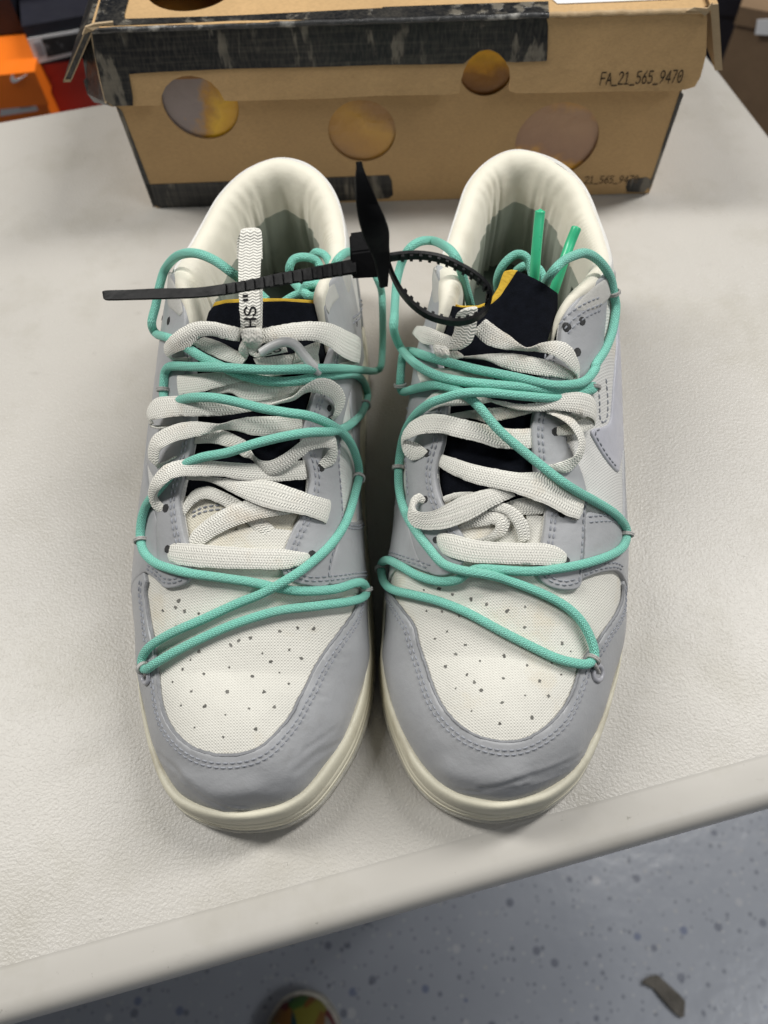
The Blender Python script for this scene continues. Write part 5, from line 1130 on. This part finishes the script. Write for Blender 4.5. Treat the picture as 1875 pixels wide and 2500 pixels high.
# side panels of the lid, splayed out where the corners have torn
def splay(name, top_px, bot_px, off0, off1, mat, edge):
    a, b = bp(top_px, off0), bp(bot_px, off1); th = BE*edge
    back = BN*.226
    a2, b2 = a+back, b+back
    v = [a, b, b2, a2, a+th, b+th, b2+th, a2+th]
    o = obj(name, v, [(0, 1, 2, 3), (4, 7, 6, 5), (0, 4, 5, 1), (1, 5, 6, 2), (2, 6, 7, 3), (3, 7, 4, 0)], mat, sbox, smooth=False)
    q = [v[0], v[1], v[5], v[4]]; q = [p-BN*.0007 for p in q]
    if mat is TAPE:
        for i, j in ((0, 3), (1, 2)):
            d = (q[j]-q[i])*.16; quad('torn_strip', ([q[0], q[1], q[1]+d, q[0]+d] if i == 0 else [q[3]-(q[3]-q[0])*.16, q[2]-(q[3]-q[0])*.16, q[2], q[3]]), KEDGE, .0006)
        quad('torn_strip', [q[1], q[2], q[2]+(q[3]-q[2])*.05, q[1]+(q[0]-q[1])*.05], KEDGE, .0007)
    else: quad('torn_strip', q, KEDGE, .0006)
    return o
splay('lid_side', Z1(362, 128), Z1(268, 348), .002, .003, TAPE, .0050)
splay('lid_side', Z2(1412, 16), Z2(1432, 298), .001, .002, KRAFT, .0045)
for pts in ([Z1(355, 150), Z1(365, 120), Z1(400, 105), Z1(478, 92), Z1(488, 102), Z1(440, 110), Z1(400, 122), Z1(375, 142)], [Z2(1318, 48), Z2(1345, 32), Z2(1400, 36), Z2(1418, 8), Z2(1424, 14), Z2(1412, 52), Z2(1392, 68), Z2(1360, 44)]):
    quad('torn_strip', [bp(q, .0028)+rng.normal(0, .0004, 3) for q in pts], KEDGE, .0012)
# printed codes
def boxtext(text, x0, y0, x1, y1, hgt, off, wd, mat):
    p0, p1 = bp(Z2(x0, y0), off(0) if callable(off) else off), bp(Z2(x1, y1), off(0) if callable(off) else off)
    adv = .80; u = (p1-p0)/((len(text)-1)*adv+.62)
    def fn(x, y, l):
        p = p0+u*x+np.array([0, 0, hgt*y]); o = (lof(p[2])+.0003 if off == 'lid' else .0003)+l
        return BC+BE*((p-BC)@BE)+np.array([0, 0, p[2]])-BN*o
    letters('printed_code', text, fn, wd, mat, sbox, adv=adv)
INK2 = basic('faded ink', (.12, .085, .055), .85, .2, 300, None, .2)
def lidtext():
    p0, p1 = bp(Z2(942, 356), .0098), bp(Z2(1287, 346), .0098); adv = .80; u = (p1-p0)/(13*adv+.62); hgt = .0064
    def fn(x, y, l):
        p = p0+u*x+np.array([0, 0, hgt*y]); return BC+BE*((p-BC)@BE)+np.array([0, 0, p[2]])-BN*(lof(p[2])+.0003+l)
    letters('printed_code', 'FA_21_565_9470', fn, .10, INK, sbox, adv=adv)
    p0, p1 = bp(Z2(812, 782), 0), bp(Z2(1100, 778), 0); u2 = (p1-p0)/(13*adv+.62)
    def fn2(x, y, l):
        p = p0+u2*x+np.array([0, 0, .0056*y]); return p-BN*(.0002+l)
    letters('printed_code', 'FA_21_565_9470', fn2, .13, INK2, sbox, adv=adv)
lidtext()

# ================================================================== ROOM: floor, wall, stock behind the table
ZFL = -.74
def m_floor():
    m, nt, p = nt_new('blue grey flake floor'); co = coord(nt)
    c = ramp(nt, noise(nt, co, 3, 5), [(.3, (.31, .33, .375)), (.7, (.40, .42, .465))])
    for sc, th, colr, ph in ((28, .16, (.50, .50, .52), 0), (34, .17, (.09, .10, .14), 3.1), (55, .15, (.10, .11, .14), 7.7), (60, .14, (.46, .45, .44), 5.2), (22, .11, (.08, .11, .22), 9.1), (110, .2, (.12, .13, .16), 2.2), (95, .17, (.52, .52, .52), 4.4)):
        vo = nd(nt, 'ShaderNodeTexVoronoi'); vo.inputs['Scale'].default_value = sc; vo.inputs['Randomness'].default_value = 1
        mp = nd(nt, 'ShaderNodeMapping'); mp.inputs['Location'].default_value = (ph, ph*1.7, 0); nt.links.new(co, mp.inputs[0]); nt.links.new(mp.outputs[0], vo.inputs['Vector'])
        keep = math_(nt, 'GREATER_THAN', sep(nt, vo.outputs['Color'])[0], .52)
        f_ = math_(nt, 'MULTIPLY', math_(nt, 'LESS_THAN', vo.outputs['Distance'], th), keep)
        c = mix(nt, math_(nt, 'MULTIPLY', f_, .6), c, colr)
    nt.links.new(c, p.inputs['Base Color']); p.inputs['Roughness'].default_value = .24
    bump(nt, p, [(noise(nt, co, 40, 3), .0008)]); return m
FLOOR = m_floor()
tag(obj('floor', [(-4, -3, ZFL), (4, -3, ZFL), (4, 4, ZFL), (-4, 4, ZFL)], [(0, 1, 2, 3)], FLOOR, smooth=False), kind='structure')
WALL = basic('dark navy wall', (.012, .013, .02), .8, .2, 4, None)
tag(obj('back_wall', [(-4, 2.4, ZFL), (4, 2.4, ZFL), (4, 2.4, 2.6), (-4, 2.4, 2.6)], [(0, 1, 2, 3)], WALL, smooth=False), kind='structure')
ORANGE = basic('orange box card', (.90, .19, .01), .5, .06, 20, None); RED = basic('red box card', (.52, .035, .016), .5, .1, 20, None); NAVY = basic('dark box card', (.012, .012, .02), .55, .2, 20, None); BRN = m_kraft('dark kraft card', (.22, .145, .085)); SHELFM = basic('grey shelf board', (.17, .17, .185), .5, .1, 10, None)
DARKRED = basic('deep red card', (.30, .008, .008), .5, .1, 20, None)
def stock(name, label, tr, el, y, W, H, D, mat, lid=.035, cat='shoe box', group='boxes stacked behind the table', right=True, exd=None):
    """box whose front top corner (right or left) shows at pixel tr; el = another pixel on its front top edge"""
    p = np.asarray(tr) if len(tr) == 3 else at_y(tr, y); q = at_z(el, p[2]); ex = nrm(p-q) if right else nrm(q-p); ex = nrm(ex*np.array([1, 1, 0])) if exd is None else exd; ny = np.array([-ex[1], ex[0], 0])
    o = thing(name, label, cat, p, group)
    base = p-ex*W if right else p
    def bx(nm, x0, x1, y0, y1, z0, z1, m_):
        M = Mesh(); box_mesh(M, (x0, y0, z0), (x1, y1, z1), lambda c: base+ex*c[0]+ny*c[1]+np.array([0, 0, c[2]]))
        bm_o = M.build(nm, m_, o, smooth=False); return bm_o
    bx('lid', -.003, W+.003, -.003, D+.003, -lid, 0, mat); bx('tray', 0, W, 0, D, -H, -lid-.0005, mat)
    def on(px, off=.0036):
        r = ray(px); return CP+r*(((base-ny*off-CP)@ny)/(r@ny))
    return o, on
BOXG = [basic('label print grey', (.30, .30, .32), .6, .3, 120, None), basic('label print black', (.02, .02, .02), .6, .5, 80, None, .4, ((.35, .35, .36), .9, 60))]
oA, onA = stock('shoe_box_in_stock', 'bright orange shoe box with a white swoosh on its lid, behind the table', ZB(432, 948), ZB(0, 990), .80, .33, .115, .24, ORANGE, lid=.036)
sw = [ZB(*q) for q in [(140, 1060), (160, 1025), (185, 1012), (180, 1050), (210, 1072), (260, 1058), (365, 1008), (300, 1062), (230, 1108), (180, 1122), (148, 1100)]]
quad('swoosh_print', [onA(q, .0038) for q in sw], WHITE_L, .0006, oA)
quad('paper_label', [onA(q, .0012) for q in [ZB(0, 1385), ZB(450, 1332), ZB(515, 1490), ZB(470, 1500), ZB(0, 1570)]], WHITE_L, .001, oA); 
quad('label_print', [onA(q, .0016) for q in [ZB(250, 1395), ZB(400, 1378), ZB(430, 1450), ZB(270, 1470)]], BOXG[0], .0005, oA)
pA = at_y(ZB(432, 948), .80); exA = nrm((pA-at_z(ZB(0, 990), pA[2]))*np.array([1, 1, 0]))
oA2, _ = stock('shoe_box_in_stock.001', 'black box standing on the back of the bright orange box', at_z(ZB(330, 450), pA[2]+.001)+np.array([0, 0, .11]), ZB(0, 0), .915, .33, .109, .12, NAVY, exd=exA)
oB, onB = stock('shoe_box_in_stock.002', 'dull red shoe box between the orange box and the kraft box corner', ZB(455, 868), ZB(1000, 800), .83, .34, .115, .21, RED, right=False, lid=.012)
oC, onC = stock('shoe_box_in_stock.003', 'black shoe box with a white-bordered label standing on the red box', ZB(330, 330), ZB(1000, 210), .826, .33, float(at_y(ZB(330, 330), .826)[2]-at_y(ZB(455, 868), .83)[2])-.001, .2, NAVY, right=False)
quad('paper_label', [onC(q, .0045) for q in [ZB(368, 522), ZB(1100, 395), ZB(1100, 715), ZB(496, 862)]], WHITE_L, .0008, oC)
quad('label_print', [onC(q, .0050) for q in [ZB(560, 530), ZB(1100, 440), ZB(1100, 672), ZB(645, 775)]], BOXG[1], .0005, oC)
quad('label_print', [onC(q, .0050) for q in [ZB(450, 580), ZB(540, 560), ZB(612, 740), ZB(525, 765)]], BOXG[0], .0005, oC)
oD, _ = stock('shoe_box_in_stock.004', 'deep red shoe box half hidden behind the left end of the kraft lid', ZB(900, 175), ZB(1150, 140), 1.05, .2, .10, .2, DARKRED, right=False)
oE, onE = stock('shoe_box_in_stock.005', 'dark kraft box with a blank white label standing right of the table', ZR(950, 60), ZR(1217, 110), .92, .33, .20, .22, BRN, right=False, cat='box', lid=.02)
quad('paper_label', [onE(q, .005) for q in [ZR(1100, 215), ZR(1300, 205), ZR(1300, 385), ZR(1075, 372)]], WHITE_L, .0008, oE)
zr = float(at_y(ZR(950, 60), .92)[2])-.203; pk = at_y(ZR(545, -60), 1.02)
stock('added_gap_block', 'black block added to fill the dark gap between kraft flap and dark kraft box', pk, ZR(1217, 20), 1.02, .34, float(pk[2]-zr)-.001, .2, NAVY, right=False, cat='box', lid=.02)  # made-up block, added only to turn this gap black
# boards the stock stands on
for (x0, x1, y0, y1, z, nm, lb) in ((-.9, -.02, .74, 1.35, float(at_y(ZB(455, 868), .83)[2])-.117, 'shelf', 'dark shelf board under the orange and red boxes'), (.30, 1.2, .70, 1.3, float(at_y(ZR(950, 60), .92)[2])-.203, 'shelf.001', 'grey shelf board under the dark kraft box at the right')):
    M = Mesh(); box_mesh(M, (x0, y0, z-.02), (x1, y1, z)); o = M.build(nm, SHELFM, None, smooth=False); tag(o, lb, 'shelf')
    for xx in (x0+.03, x1-.03):
        for yy in (y0+.03, y1-.03):
            M = Mesh(); box_mesh(M, (xx-.012, yy-.012, ZFL), (xx+.012, yy+.012, z-.0205)); M.build('post', STEEL, o, smooth=False)
# scrap lying on the floor and the toe of a bright patterned shoe
SCR = basic('brown scrap', (.11, .10, .085), .8, .3, 60, ((200, .002),))
px = [ZF(1118, 872), ZF(1150, 842), ZF(1190, 838), ZF(1225, 870), ZF(1262, 905), ZF(1305, 945), ZF(1300, 1030), ZF(1265, 1005), ZF(1215, 950), ZF(1170, 895)]
V, T, rim, _ = fill(resample(np.array([at_z(q, ZFL+.004)[:2] for q in px]), .008, True), .012)
P_ = np.array([(x, y, ZFL+.004+.003*rng.random()) for x, y in V]); v, f = sheet(P_, np.tile([0, 0, 1.], (len(V), 1)), T, rim, np.zeros(len(V)), -.0035)
tag(obj('floor_scrap', v, f, SCR), 'ragged brown scrap lying on the speckled floor', 'scrap')
def m_pattern():
    m, nt, p = nt_new('bright patterned fabric'); co = coord(nt)
    vo = nd(nt, 'ShaderNodeTexVoronoi'); vo.inputs['Scale'].default_value = 48; nt.links.new(scaled(nt, co, (1.6, 1, 1)), vo.inputs['Vector'])
    r = nd(nt, 'ShaderNodeValToRGB'); r.color_ramp.interpolation = 'CONSTANT'; nt.links.new(sep(nt, vo.outputs['Color'])[0], r.inputs[0]); e = r.color_ramp.elements
    cols = [(.28, .03, .02), (.5, .45, .05), (.05, .22, .03), (.55, .50, .42), (.3, .02, .03), (.03, .12, .12), (.45, .2, .03), (.12, .3, .05)]
    while len(e) < len(cols): e.new(.5)
    for i, (x, c) in enumerate(zip(e, cols)): x.position = i/len(cols); x.color = (*(q*.42 for q in c), 1)
    nt.links.new(r.outputs[0], p.inputs['Base Color']); p.inputs['Roughness'].default_value = .6; return m
tip = at_z(ZG(1285, 752), ZFL+.03); ps = thing('patterned_shoe', 'toe of a bright red, green and yellow patterned shoe on the floor', 'shoe', tip)
prof = [(0, .004, .03), (.004, .018, .040), (.012, .028, .049), (.03, .040, .060), (.06, .047, .068), (.10, .049, .078), (.16, .045, .095), (.24, .040, .11), (.27, .030, .10)]
for nm, mt, lo_, hi_ in (('upper', m_pattern(), .022, 1), ('sole', OUTSOLE_M, 0, .022)):
    v = []; f = []; pr = cr(np.array(prof), 4); k = 15
    for y_, w_, h_ in pr:
        for a in np.linspace(0, math.pi, k):
            if nm == 'upper': v.append((tip[0]+w_*math.cos(a), tip[1]-y_-.0, ZFL+.022+(h_-.022)*max(0, math.sin(a))**.8))
            else: v.append((tip[0]+(w_+.003)*math.cos(a), tip[1]-y_+.004, ZFL+.0235*(1 if .01 < a/math.pi < .99 else 0)+.0002))
    for i in range(len(pr)-1):
        for j in range(k-1): f.append((i*k+j, i*k+j+1, (i+1)*k+j+1, (i+1)*k+j))
    f += [tuple(range(k)), tuple(range((len(pr)-1)*k, len(pr)*k))]
    obj(nm, v, f, mt, ps)
